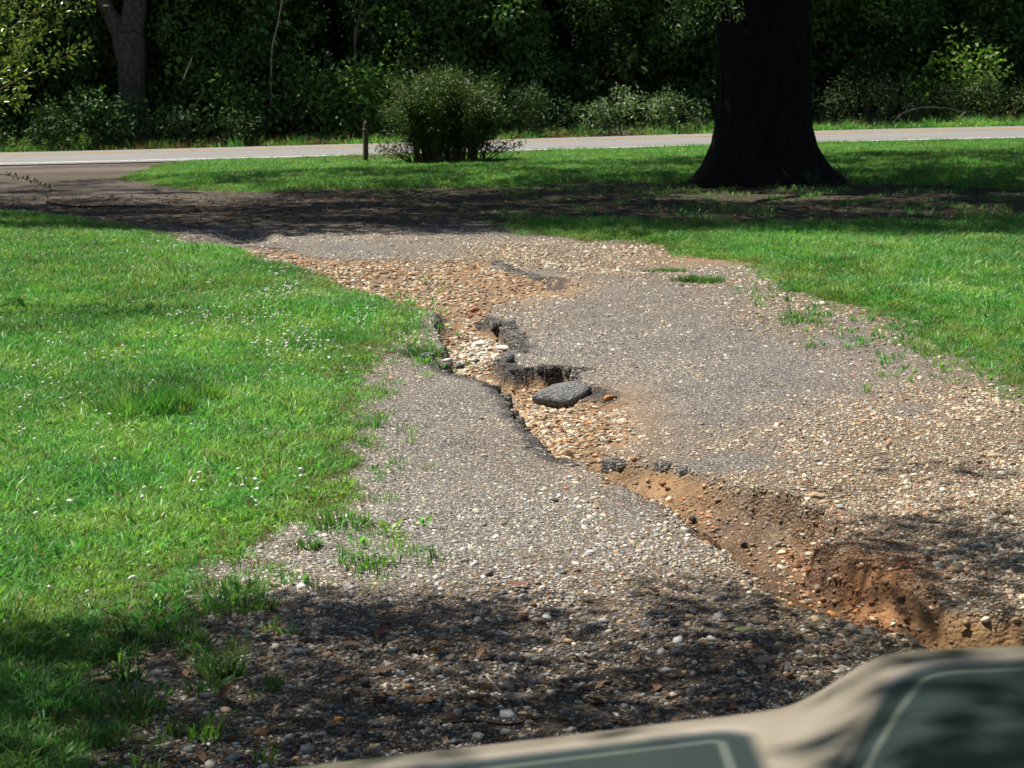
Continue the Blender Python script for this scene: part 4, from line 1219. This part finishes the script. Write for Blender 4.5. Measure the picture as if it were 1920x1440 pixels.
# ------------------------------------------------------------------ crape myrtle leaning in at the upper left
def myrtle():
    base = np.array([-6.3, 18.2, 0.0])
    t = empty('crape_myrtle', base)
    tag(t, 'arching light green sprays of a small-leaved shrub tree at the upper left', 'tree')
    r = np.random.default_rng(55)
    M = leaf_mat('myrtle_leaf', (.16, .23, .045), trans=.42, rough=.35, spec=.5, var=.35)
    M2 = leaf_mat('myrtle_leaf_dark', (.05, .08, .025), trans=.3, rough=.4, spec=.4, var=.35)
    paths = []; P = []; D = []
    sprays = [[(-190, 300), (0, 167), (60, 138), (115, 110), (170, 87)], [(-190, 260), (0, 123), (60, 77), (115, 38), (185, -4)],
              [(-190, 200), (0, 67), (50, 33), (105, 8), (140, -8)], [(-190, 170), (-20, 40), (40, 5), (80, -20)],
              [(-190, 290), (-30, 205), (20, 186), (50, 186)], [(-190, 240), (-20, 150), (30, 105), (70, 95)],
              [(-190, 220), (-20, 95), (30, 70), (80, 60)], [(-190, 200), (-40, 20), (20, -20), (60, -40)], [(-190, 280), (-40, 180), (0, 140), (40, 125)]]
    stems = [limb((0, .1 * i, -.1), (1.0 + .15 * i, -.5 + .3 * i, 1.7), .05, .03, 6, .1, i) for i in range(4)]
    for j, s in enumerate(sprays):
        Yd = 17.4 + .7 * r.random()
        C = np.array([AT(a, b, Yd + .05 * q) for q, (a, b) in enumerate(s)])
        # smooth curve
        u = np.linspace(0, len(C) - 1, 26); idx = np.arange(len(C))
        C = np.stack([np.interp(u, idx, C[:, q]) for q in range(3)], 1)
        C[1:-1] = (C[:-2] + C[1:-1] * 2 + C[2:]) / 4
        paths.append((C - base, np.linspace(.009, .0022, 26)))
        start = stems[j % 4][0][-1]
        paths.append(limb(start, C[0] - base, .02, .009, 6, .1, j + 60))
        nl = 150
        for q in range(nl):
            v = (.18 + .82 * r.random()) * 25; i0 = min(int(v), 24); f = v - i0
            p = C[i0] * (1 - f) + C[i0 + 1] * f
            T = unit(C[i0 + 1] - C[i0])
            side = unit(np.cross(T, [0, 1, 0])) * (1 if r.random() < .62 else -1)
            off = side * r.random() ** 2 * .10 + r.normal(size=3) * .012
            P.append(p + off - base); D.append(side * .8 + T * .7 + r.normal(size=3) * .35)
    n = len(P); N = unit(r.normal(size=(n, 3)) * .6 + np.array([0, -.35, .8]))
    f = obj('foliage', leaf_mesh('foliage', np.array(P), D, N, .048 * (.6 + .7 * r.random(n)), .026 * (.7 + .6 * r.random(n)), M, r=r), t); tag(f, kind='stuff')
    # the low twig hanging over the drive
    C = np.array([AT(a, b, 17.6) for a, b in [(-160, 318), (-40, 321), (0, 326), (40, 333), (70, 343), (97, 355)]])
    paths.append((C - base, np.linspace(.006, .0018, 6)))
    P = []; D = []
    for q in range(34):
        v = (.3 + .7 * r.random()) * 5; i0 = min(int(v), 4); f_ = v - i0
        P.append(C[i0] * (1 - f_) + C[i0 + 1] * f_ - base); D.append(np.array([.2, 0, 1.0 if r.random() < .7 else -.8]) + r.normal(size=3) * .3)
    n = len(P); N = unit(r.normal(size=(n, 3)) + np.array([0, -.6, .3]))
    obj('low_twig_leaves', leaf_mesh('low_twig_leaves', np.array(P), D, N, .035 * (.6 + .7 * r.random(n)), .018 * np.ones(n), M2, r=r), t)
    V, Fc = tubes(paths + stems, 5)
    obj('branches', mesh_np('branches', V, Fc, M_TWIG, True), t)
    n = 900
    X = -8 + 7 * rng.random(n); Y = 14.5 + 4 * rng.random(n)
    px, py = PX(X, Y)
    sh = S((330 - px) / 260) * S(2.4 * np.exp(-((py - 622 + .05 * px) / 24) ** 2) - .5) * (px > -900)
    crown_over('crown', X - base[0], Y - base[1], sh * .9, 3.0, 4.6, .35, .6, (.06, .12, .03), [2, 3], t)
myrtle()

# ------------------------------------------------------------------ fountain-shaped bush and the post before the road
def fountain_bush():
    g = G(838, 311); base = np.array([g[0], g[1] + .3, float(zb(g[0], g[1]))])
    t = empty('roadside_bush', base)
    tag(t, 'rounded many-stemmed green bush on the lawn beside the road', 'bush')
    r = np.random.default_rng(91)
    paths = []; P = []; D = []
    for i in range(230):
        a = r.random() * 6.283; q = r.random() ** .5
        s = np.array([.78 * q * math.cos(a), .38 * q * math.sin(a), -.03])
        reach = .45 + .65 * r.random()
        if i < 18:      # outer sprays that flop low
            a = (0 if i % 2 else math.pi) + r.normal() * .5
            s = np.array([.75 * math.cos(a), .3 * math.sin(a), 0])
            e = s + np.array([math.cos(a) * (.45 + .5 * r.random()), math.sin(a) * .4, .25 + .45 * r.random()])
        else:
            e = np.array([s[0] * 1.42 + r.normal() * .20, s[1] * 1.7 + r.normal() * .2, 1.0 + .85 * r.random() ** 1.3 * (1 - .30 * min(1.0, (abs(s[0]) / .78) ** 2))])
            e[2] *= 1.12 - .1 * abs(s[0])
        mid = s * .6 + e * .4 + np.array([0, 0, .28 * e[2]])
        tt = np.linspace(0, 1, 7)[:, None]
        C = (1 - tt) ** 2 * s + 2 * (1 - tt) * tt * mid + tt ** 2 * e
        paths.append((C, np.linspace(.011, .003, 7)))
        for k in range(140 if i >= 18 else 50):
            u = (.20 if i >= 18 else .2) + .84 * r.random() ** .72
            u = min(u, 1.03)
            p = s * (1 - u) ** 2 + 2 * (1 - u) * u * mid + u * u * e + r.normal(size=3) * .085
            P.append(p); D.append(unit(e - s) * .5 + r.normal(size=3) * .8)
    for k in range(9000):
        d = unit(r.normal(size=3)); q = r.random() ** .4
        w_ = 1 + .16 * math.sin(d[0] * 7 + d[2] * 5) + .1 * r.normal()
        p = np.array([0, 0, .93]) + d * q * w_ * np.array([1.17, .75, .68])
        if p[2] < .12: continue
        P.append(p); D.append(d * .6 + r.normal(size=3) * .7 + np.array([0, 0, .35]))
    n = len(P); N = unit(r.normal(size=(n, 3)) * .7 + np.array([0, -.2, .8]))
    M = leaf_mat('bush_leaf', (.062, .108, .026), trans=.3, rough=.45, spec=.35, var=.45)
    tag(obj('foliage', leaf_mesh('foliage', np.array(P), D, N, .085 * (.6 + .8 * r.random(n)), .026 * (.7 + .6 * r.random(n)), M, r=r), t), kind='stuff')
    V, Fc = tubes(paths, 4)
    obj('stems', mesh_np('stems', V, Fc, M_TWIG, True), t)
fountain_bush()

def post():
    g = G(686, 309); t = empty('wooden_post', (g[0], g[1], float(zb(g[0], g[1]))))
    tag(t, 'short dark wooden post with rounded cap left of the bush', 'post')
    k = g[1] / F_PX
    M = bark_mat('post_wood', (.045, .032, .024), (.13, .095, .07), 14, .12, .6, .006)
    def rod(name, rad, z0, z1, dome):
        n = 20; th = np.arange(n) / n * 6.283
        zs = [z0, z1 - dome, z1 - dome * .45, z1 - dome * .1]; rs = [rad, rad * .98, rad * .78, rad * .35]
        V = np.vstack([np.stack([r_ * np.cos(th), r_ * np.sin(th), np.full(n, z)], 1) for z, r_ in zip(zs, rs)] + [[[0, 0, z1]]])
        q = [(a * n + i, a * n + (i + 1) % n, (a + 1) * n + (i + 1) % n, (a + 1) * n + i) for a in range(3) for i in range(n)]
        tr = [(3 * n + i, 3 * n + (i + 1) % n, 4 * n) for i in range(n)]
        return obj(name, mesh_np(name, V, [np.array(q), np.array(tr)], M, True), t)
    rod('shaft', 5.2 * k, -.15, 66 * k, 6 * k)
    rod('cap', 4.4 * k, 66 * k - 5 * k, 82 * k, 9 * k)
    rod('collar', 5.8 * k, 64 * k, 68.5 * k, 2 * k)
post()

# dry grass round the post and bush foot
M_DRY = leaf_mat('dry_grass', (.20, .15, .085), trans=.25, rough=.6, spec=.2, var=.4)
clump(715, 303, 110, 170, .28, .008, 'dry brown weeds between the post and the bush', 'weed_clump', 'weed', M_DRY, .2)
clump(660, 302, 60, 140, .14, .008, 'dead leaves and dry grass at the foot of the post', 'weed_clump', 'weed', M_DRY, .2)

# ------------------------------------------------------------------ the wood across the road
def wood():
    # standing mass of leaves behind the shrubs
    n = 9000
    X = -27 + 56 * rng.random(n); Y = 66 + 3.4 * rng.random(n); z = 7.5 * rng.random(n)
    f = fbm(X * .35, z * .5, 171) * 1.2
    Y = Y + f
    P1 = np.stack([X, Y, zb(X, Y) + z], 1); s1 = .7 + .7 * rng.random(n); k1 = rng.choice([0, 1, 2, 5, 0, 4], n)
    shade = fbm(X * .3, z * .6, 173)
    dark = fbm(X * .55, z * .75 + 7, 174, 3)
    c1 = leaf_tint(n, (.062, .128, .036), .4) * (1 + .5 * shade)[:, None]
    ok = dark > -.5
    P1, s1, k1, c1 = P1[ok], s1[ok], k1[ok], c1[ok]
    n = 7500
    X = -36 + 74 * rng.random(n); Y = 70 + 9 * rng.random(n); z = 10.5 * rng.random(n)
    P2 = np.stack([X, Y, zb(X, Y) + z], 1); s2 = 1.6 + 1.2 * rng.random(n); k2 = rng.choice([0, 1, 2], n)
    c2 = leaf_tint(n, (.055, .11, .03), .3)
    P = np.vstack([P1, P2]); n = len(P)
    o = scatter('woodland', P, np.concatenate([s1, s2]), rot_any(n), np.concatenate([k1, k2]), np.clip(np.vstack([c1, c2]), .006, .4), CL, 'leaf')
    tag(o, 'dense dark green woodland filling the far side of the road', 'woodland')
    # crowns of the wood edge, well above the view, that keep its foot in broken shade
    n = 4200
    X = -32 + 66 * rng.random(n); Y = 61.9 + 13 * rng.random(n)
    hole = S(fbm(X * .33, Y * .6, 175, 3) * 2.4 + .62)
    prob = .85 * (1 - .9 * hole) * S((Y - ROAD_F(X) - .6) / .6)
    prob = np.maximum(prob, .9 * (Y > 66.3 + .8 * fbm(X * .4, Y * 0, 177)))
    k = None
    ok = rng.random(n) < prob
    X, Y = X[ok], Y[ok]; n = len(X)
    z = 6.5 + 4.5 * rng.random(n); k = z / SDIR[2]
    P = np.stack([X + SDIR[0] * k, Y + SDIR[1] * k, z + zb(X, Y)], 1)
    o = scatter('woodland_crowns', P, 1.1 + .7 * rng.random(n), rot_any(n), rng.choice([0, 1, 5], n), leaf_tint(n, (.045, .10, .025)), CL, 'leaf')
    tag(o, 'high leafy crowns of the woodland edge across the road', 'woodland')
wood()

def shrub(px, py, wpx, hpx, n, L, W, col, label, seed, depth=1.1, Y=None, fl=0, trans=.35, name='shrub', cat='shrub', spiky=0.0):
    """a loose bush: stems from the foot, leaf sprays in uneven lobes"""
    r = np.random.default_rng(500 + seed)
    Yd = Y or 63.6
    p0 = AT(px, py, Yd); p0[2] = float(zb(p0[0], Yd))
    k = Yd / F_PX; w = wpx * k / 2; h = (AT(px, py - hpx, Yd)[2] - p0[2])
    t = empty(name, p0); tag(t, label, cat, 'shrubs along the wood edge')
    nl = 9 + int(wpx / 26)
    C = np.stack([(r.random(nl) * 2 - 1) * w * .85, (r.random(nl) - .5) * depth, np.zeros(nl)], 1)
    C[:, 2] = h * (.30 + .52 * r.random(nl)) * (1 - .45 * (np.abs(C[:, 0]) / w) ** 2)
    rad = np.minimum(h * .24, w * .5) * (.6 + .8 * r.random(nl))
    paths = [limb((C[i, 0] * .35, C[i, 1] * .3, -.05), C[i], .016, .005, 6, .1, i + seed) for i in range(nl)]
    j = r.integers(0, nl, n); d = rand_dirs(n, r)
    P = C[j] + d * (rad[j] * r.random(n) ** .5)[:, None] * np.array([1.15, .9, .85 + spiky])
    low = r.random(n) < .22
    P[low, 2] *= r.random(low.sum()) * .8
    P[:, 2] = np.maximum(P[:, 2], .04)
    D = unit(d + rand_dirs(n, r) * .7 + np.array([0, 0, -.15 + spiky]))
    N = unit(rand_dirs(n, r) * .7 + np.array([0, -.35, .8]))
    M = leaf_mat('shrub_leaf', tuple(v * 1.15 for v in col), trans=trans, rough=.55, spec=.28, var=.5)
    tag(obj('foliage', leaf_mesh('foliage', P, D, N, L * (.55 + .9 * r.random(n)), W * (.55 + .9 * r.random(n)), M, r=r), t), kind='stuff')
    if name == 'shrub':
        V, Fc = tubes(paths, 4)
        obj('stems', mesh_np('stems', V, Fc, M_TWIG, True), t)
    if fl:
        Mf = leaf_mat('shrub_flower', (.72, .72, .66), trans=.2, rough=.6, spec=.3, var=.15)
        i = r.integers(0, n, fl); Pf = P[i] + np.array([0, -.05, .03])
        tag(obj('blossoms', leaf_mesh('blossoms', Pf, rand_dirs(fl, r), unit(rand_dirs(fl, r) * .6 + np.array([0, -1, .5])), .055 * np.ones(fl), .05 * np.ones(fl), Mf, r=r), t), kind='stuff')
shrub(520, 268, 300, 190, 3000, .15, .11, (.055, .125, .028), 'large mound of broad vine leaves left of the post', 1, 1.6, 64.4)
shrub(690, 262, 200, 160, 1900, .15, .11, (.075, .165, .032), 'bright broad-leaved vine mass behind the post', 2, 1.2, 64.0)
shrub(200, 272, 320, 110, 2600, .12, .085, (.045, .11, .028), 'low spreading leafy shrub under the pale forked trunk', 3, 1.4, 63.4)
shrub(60, 276, 170, 90, 1300, .10, .07, (.06, .12, .03), 'small leafy shrub at the left edge beside the road', 4, 1.0, 63.2)
shrub(400, 272, 190, 90, 1300, .15, .045, (.05, .10, .03), 'drooping long-leaved shrub at the foot of the wood left of the vine mound', 5, 1.0, 63.0)
shrub(1000, 262, 190, 110, 1500, .13, .035, (.05, .105, .03), 'narrow-leaved shrub behind the roadside bush', 6, 1.0, 63.4)
shrub(1180, 258, 170, 120, 1700, .085, .055, (.10, .175, .065), 'pale flowering shrub left of the oak trunk by the road', 7, 1.0, 62.8, fl=130)
shrub(1270, 256, 120, 100, 1200, .09, .06, (.11, .19, .07), 'lighter leafy shrub closest to the left of the oak trunk', 8, 1.0, 62.6, fl=50)
shrub(1635, 232, 260, 110, 2600, .085, .03, (.085, .135, .055), 'long grey-green fine-leaved shrub right of the oak trunk', 9, 1.2, 63.2, spiky=.15, fl=25)
shrub(1860, 225, 190, 100, 1900, .085, .035, (.08, .13, .05), 'grey-green shrub at the right edge beside the road', 10, 1.2, 63.4, spiky=.1)
shrub(1800, 200, 170, 170, 1200, .15, .12, (.10, .20, .03), 'yellow-green broad-leaved sapling at the right in the wood', 11, 1.0, 64.6)
shrub(860, 240, 220, 170, 1900, .13, .06, (.05, .105, .03), 'leafy dark shrub showing above the roadside bush', 12, 1.2, 64.8)
shrub(1440, 240, 200, 120, 900, .10, .05, (.05, .10, .03), 'dark shrub half hidden behind the oak trunk', 13, 1.0, 63.8)
shrub(110, 285, 230, 34, 900, .10, .03, (.10, .19, .04), 'low bright grassy weeds at the far road edge at left', 14, .8, 62.7, name='weed_clump', cat='weed', spiky=.5)
shrub(1150, 268, 330, 26, 900, .09, .025, (.13, .20, .045), 'low bright weeds at the far road edge left of the oak', 15, .7, 61.9, name='weed_clump', cat='weed', spiky=.5)
shrub(1560, 245, 160, 24, 400, .09, .025, (.10, .17, .04), 'low weeds at the far road edge right of the oak', 16, .7, 62.3, name='weed_clump', cat='weed', spiky=.5)

# tree trunks that can be told apart in the wood
def forked_tree():
    Yd = 65.2; b = AT(250, 175, Yd); b[2] = float(zb(b[0], Yd)); k = Yd / F_PX
    t = empty('forked_tree', b); tag(t, 'pale grey forked tree trunk in the wood at upper left', 'tree')
    def at(px, py, dy=0): return AT(px, py, Yd + dy) - b
    tr = np.array([at(251, 262), at(250, 200), at(248, 160), at(246, 110), at(242, 80), at(240, 62)])
    Tp = (tr, np.array([29, 26, 25, 27, 31, 30]) * k)
    l1 = (np.array([at(238, 85), at(222, 55), at(205, 25), at(188, -10), at(165, -80), at(150, -200)]), np.array([22, 17, 14, 13, 12, 9]) * k)
    l2 = (np.array([at(244, 80), at(250, 40), at(254, 0), at(256, -60), at(262, -200)]), np.array([24, 23, 21, 19, 14]) * k)
    l3 = (np.array([at(262, 60), at(300, 10), at(345, -14), at(400, -30)]), np.array([14, 9, 7, 5]) * k)
    M = M_PALE
    for nm, q in (('trunk', Tp), ('limb', l1), ('limb', l2)):
        # resample and roughen
        P, R = q; u = np.linspace(0, len(P) - 1, 26); idx = np.arange(len(P))
        P = np.stack([np.interp(u, idx, P[:, a]) for a in range(3)], 1); R = np.interp(u, idx, R)
        for _ in range(3):
            P[1:-1] = (P[:-2] + 2 * P[1:-1] + P[2:]) / 4
        V, Fc = tubes([(P, R)], 18)
        n_ = fbm(V[:, 0] * 5 + V[:, 1] * 3, V[:, 2] * 2.2, 181)
        V = V + .03 * n_[:, None] * unit(V - np.repeat(V.mean(0)[None], len(V), 0)) * np.array([1, 1, 0])
        obj(nm, mesh_np(nm, V, Fc, M, True), t)
    n = 160
    P = np.stack([rng.normal(size=n) * 1.8 - .3, rng.normal(size=n) * 1.2 + .8, 6 + 2.5 * rng.random(n)], 1)
    o = scatter('crown', P, .8 + .5 * rng.random(n), rot_any(n), rng.choice([0, 1], n), leaf_tint(n, (.05, .1, .03)), CL, 'leaf'); o.parent = t
forked_tree()

M_DEADW = bark_mat('dead_wood', (.15, .12, .09), (.38, .33, .27), 12, .3, .4, .006)
def stick(name, pts, r0, label, mat, cat, Y=None):
    """a bare stem or fallen stick through the given sight points; Y None lays it on the ground"""
    if Y is None:
        C = np.array([G(*p) for p in pts]); C[:, 2] = height(C[:, 0], C[:, 1]) + r0 * .8
    else:
        C = np.array([AT(p[0], p[1], Y) for p in pts])
    u = np.linspace(0, len(C) - 1, 16); idx = np.arange(len(C))
    C = np.stack([np.interp(u, idx, C[:, q]) for q in range(3)], 1)
    C[1:-1] = (C[:-2] + 2 * C[1:-1] + C[2:]) / 4
    b = C[0].copy()
    V, Fc = tubes([(C - b, np.linspace(r0, r0 * .45, 16))], 6)
    tag(obj(name, mesh_np(name, V, Fc, mat, True), None, b), label, cat)
stick('sapling', [(667, 200), (666, 70), (672, 40), (678, 10), (690, -40)], .045, 'pale thin bare stem in the wood above the post', M_PALE, 'sapling', 65.0)
stick('sapling', [(508, 200), (509, 90), (520, 50), (528, 5), (535, -40)], .035, 'thin bare sapling in the wood between forked trunk and pale stem', M_DEADW, 'sapling', 65.1)
stick('dead_branch', [(344, 148), (352, 128), (360, 108)], .022, 'short leaning dead branch in the wood right of the forked trunk', M_DEADW, 'branch', 63.3)
stick('dead_branch', [(1672, 232), (1690, 212), (1730, 200), (1775, 202), (1812, 212)], .025, 'long arching dead branch in front of the grey-green shrub', M_DEADW, 'branch', 62.5)
stick('dead_branch', [(1796, 222), (1806, 214), (1813, 208)], .028, 'short pale broken stub at the end of the arching branch', M_DEADW, 'branch', 62.4)
stick('dead_branch', [(1335, 150), (1345, 160), (1352, 178)], .022, 'pale bent twig in the wood just left of the oak trunk', M_DEADW, 'branch', 63.0)
M_BLK = bark_mat('dark_stick', (.012, .010, .009), (.05, .04, .03), 14, .3, .4, .006)
stick('fallen_stick', [(88, 381), (110, 387), (150, 389), (200, 385), (250, 387)], .022, 'long dark fallen stick across the shaded drive at left', M_BLK, 'stick')
stick('fallen_stick', [(905, 1255), (925, 1275), (940, 1290)], .004, 'thin bent twig in the shaded gravel above the hood', M_DEADW, 'stick')
stick('fallen_stick', [(140, 1300), (190, 1265), (235, 1225), (245, 1190)], .004, 'thin dark twig lying over the lawn corner stones', M_BLK, 'stick')
stick('fallen_stick', [(825, 1350), (880, 1345), (960, 1352), (1010, 1340)], .006, 'dark twig lying just above the hood edge', M_BLK, 'stick')

# ------------------------------------------------------------------ the truck's hood in front of the windscreen
def truck():
    t = empty('pickup_truck', (.35, .9, 0))
    tag(t, 'dark green vehicle hood with reflections painted tan along its edges, out of focus at lower right', 'truck')
    O = np.array(t.location)
    tp = NT('green_paint'); n = tp.noise(tp.objco(), 3, 4, .6)
    tp.base(tp.ramp(n, [(.3, (.020, .034, .030)), (.7, (.034, .052, .046))]), .22, .5)
    tp.bsdf.inputs['Coat Weight'].default_value = .6; tp.bsdf.inputs['Coat Roughness'].default_value = .08
    M_GREEN = tp.m
    M_RUB = plain('tyre_rubber', (.02, .02, .02), .8, .2)
    M_STEEL = plain('steel', (.45, .45, .45), .35, .5, .9)
    YF = 2.45
    prof = [(-2600, 1850), (-600, 1600), (200, 1484), (620, 1432), (1000, 1388), (1300, 1351), (1420, 1337), (1480, 1326), (1540, 1296), (1590, 1262), (1640, 1234), (1690, 1223), (1920, 1212), (2500, 1204), (3200, 1240), (3700, 1300)]
    pts = np.array([AT(a, b, YF) for a, b in prof])
    xs = np.linspace(-.62, 1.42, 240)
    zf0 = np.interp(xs, pts[:, 0], pts[:, 2])
    ker = np.array([1, 2, 3, 2, 1]) / 9.
    zf = np.convolve(np.pad(zf0, 2, 'edge'), ker, 'valid')
    def zh(X, Y):
        d = YF - Y
        # the raised middle narrows towards the cab
        return np.interp(X + .10 * d, xs, zf) + .035 * d - .02 * d * d - .012 * np.exp(-(d / .03)) + .012
    xh = np.linspace(-.62, 1.42, 400)
    ys = np.concatenate([YF - np.linspace(0, .56, 110), YF - np.linspace(.60, 1.25, 14)])
    GX, GY = np.meshgrid(xh, ys); GD = YF - GY
    X = lambda px, Y=YF: AT(px, 1330, Y)[0]
    def rbox(qx, qd, r):
        return np.hypot(np.maximum(qx + r, 0), np.maximum(qd + r, 0)) + np.minimum(np.maximum(qx + r, qd + r), 0) - r
    sdL = rbox(GX - X(1390), .085 - GD, .05)
    sdR = rbox(X(1668) - .43 * (GD - .09) - GX, .095 - GD, .07)
    sd = np.minimum(sdL, sdR)
    GZ = zh(GX, GY) - .005 * S(.5 - sd / .03)
    V = np.stack([GX, GY, GZ], -1).reshape(-1, 3) - O
    mm = len(xh); q = (np.arange(len(ys) - 1)[:, None] * mm + np.arange(mm - 1)[None, :])
    q = np.stack([q, q + 1, q + mm + 1, q + mm], -1).reshape(-1, 4)[:, ::-1]
    hm = NT('hood_painted_reflection'); a = hm.att('sd'); nz = hm.noise(hm.objco(), 4, 4, .6)
    green = hm.ramp(nz, [(.3, (.022, .034, .034)), (.7, (.036, .050, .050))])
    tan = hm.ramp(nz, [(.3, (.25, .215, .17)), (.7, (.34, .295, .24))])  # reflection of bright gravel on the curved rim, painted as tan
    f = hm.node('ShaderNodeMapRange', interpolation_type='SMOOTHSTEP'); hm.l.new(a, f.inputs[0])
    f.inputs[1].default_value = -.012; f.inputs[2].default_value = .010
    g = hm.node('ShaderNodeMapRange', interpolation_type='SMOOTHSTEP'); hm.l.new(hm.math('ABSOLUTE', hm.math('ADD', a, .036)), g.inputs[0])
    g.inputs[1].default_value = .009; g.inputs[2].default_value = .002
    c = hm.mix(hm.math('MULTIPLY', g.outputs[0], .45), green, (.20, .225, .19))  # thin highlight painted as a pale line inside the panels
    hm.base(hm.mix(f.outputs[0], c, tan), .28, .5)
    hm.bsdf.inputs['Coat Weight'].default_value = .5; hm.bsdf.inputs['Coat Roughness'].default_value = .1
    me = mesh_np('hood', V, q, hm.m, True); attr(me, 'sd', sd.ravel())
    obj('hood', me, t)
    m = len(xs)
    # front face, flanks and wheels below the hood
    zt = zh(xs, np.full(len(xs), YF))
    rows = [(YF, -.002), (YF + .03, -.05), (YF + .035, -.30), (YF + .02, -.62)]
    V = np.vstack([np.stack([xs, np.full(len(xs), y), zt + dz], 1) for y, dz in rows]) - O
    q = [(a * m + i, a * m + i + 1, (a + 1) * m + i + 1, (a + 1) * m + i) for a in range(3) for i in range(m - 1)]
    obj('front_panel', mesh_np('front_panel', V, np.array(q), M_GREEN, True), t)
    for sx, xx in ((-1, -.62), (1, 1.42)):
        yy = np.linspace(YF, YF - 1.25, 14); ztop = zh(np.full(14, xx), yy)
        V = np.vstack([np.stack([np.full(14, xx + sx * o_), yy, ztop + dz], 1) for o_, dz in ((0, 0), (.04, -.04), (.05, -.25), (.03, -.5))]) - O
        q = [(a * 14 + i, a * 14 + i + 1, (a + 1) * 14 + i + 1, (a + 1) * 14 + i) for a in range(3) for i in range(13)]
        obj('fender', mesh_np('fender', V, np.array(q), M_GREEN, True), t)
        n_ = 32; th = np.arange(n_) / n_ * 6.283
        ring = [(-.11, .24), (-.11, .33), (-.07, .37), (.07, .37), (.11, .33), (.11, .24)]
        V = np.vstack([np.stack([np.full(n_, xx - sx * .12 + w_), 1.65 + r_ * np.cos(th), .37 + r_ * np.sin(th)], 1) for w_, r_ in ring]) - O
        q = [(a * n_ + i, a * n_ + (i + 1) % n_, (a + 1) * n_ + (i + 1) % n_, (a + 1) * n_ + i) for a in range(5) for i in range(n_)]
        w = obj('wheel', mesh_np('wheel', V, np.array(q), M_RUB, True), t)
        V = np.vstack([np.stack([np.full(n_, xx - sx * .12 + w_), 1.65 + r_ * np.cos(th), .37 + r_ * np.sin(th)], 1) for w_, r_ in [(sx * .09, .245), (sx * .05, .2), (sx * .08, .08), (sx * .085, .005)]]) - O
        obj('rim', mesh_np('rim', V, np.array([f for f in q if max(f) < 4 * n_]), M_STEEL, True), w)
truck()
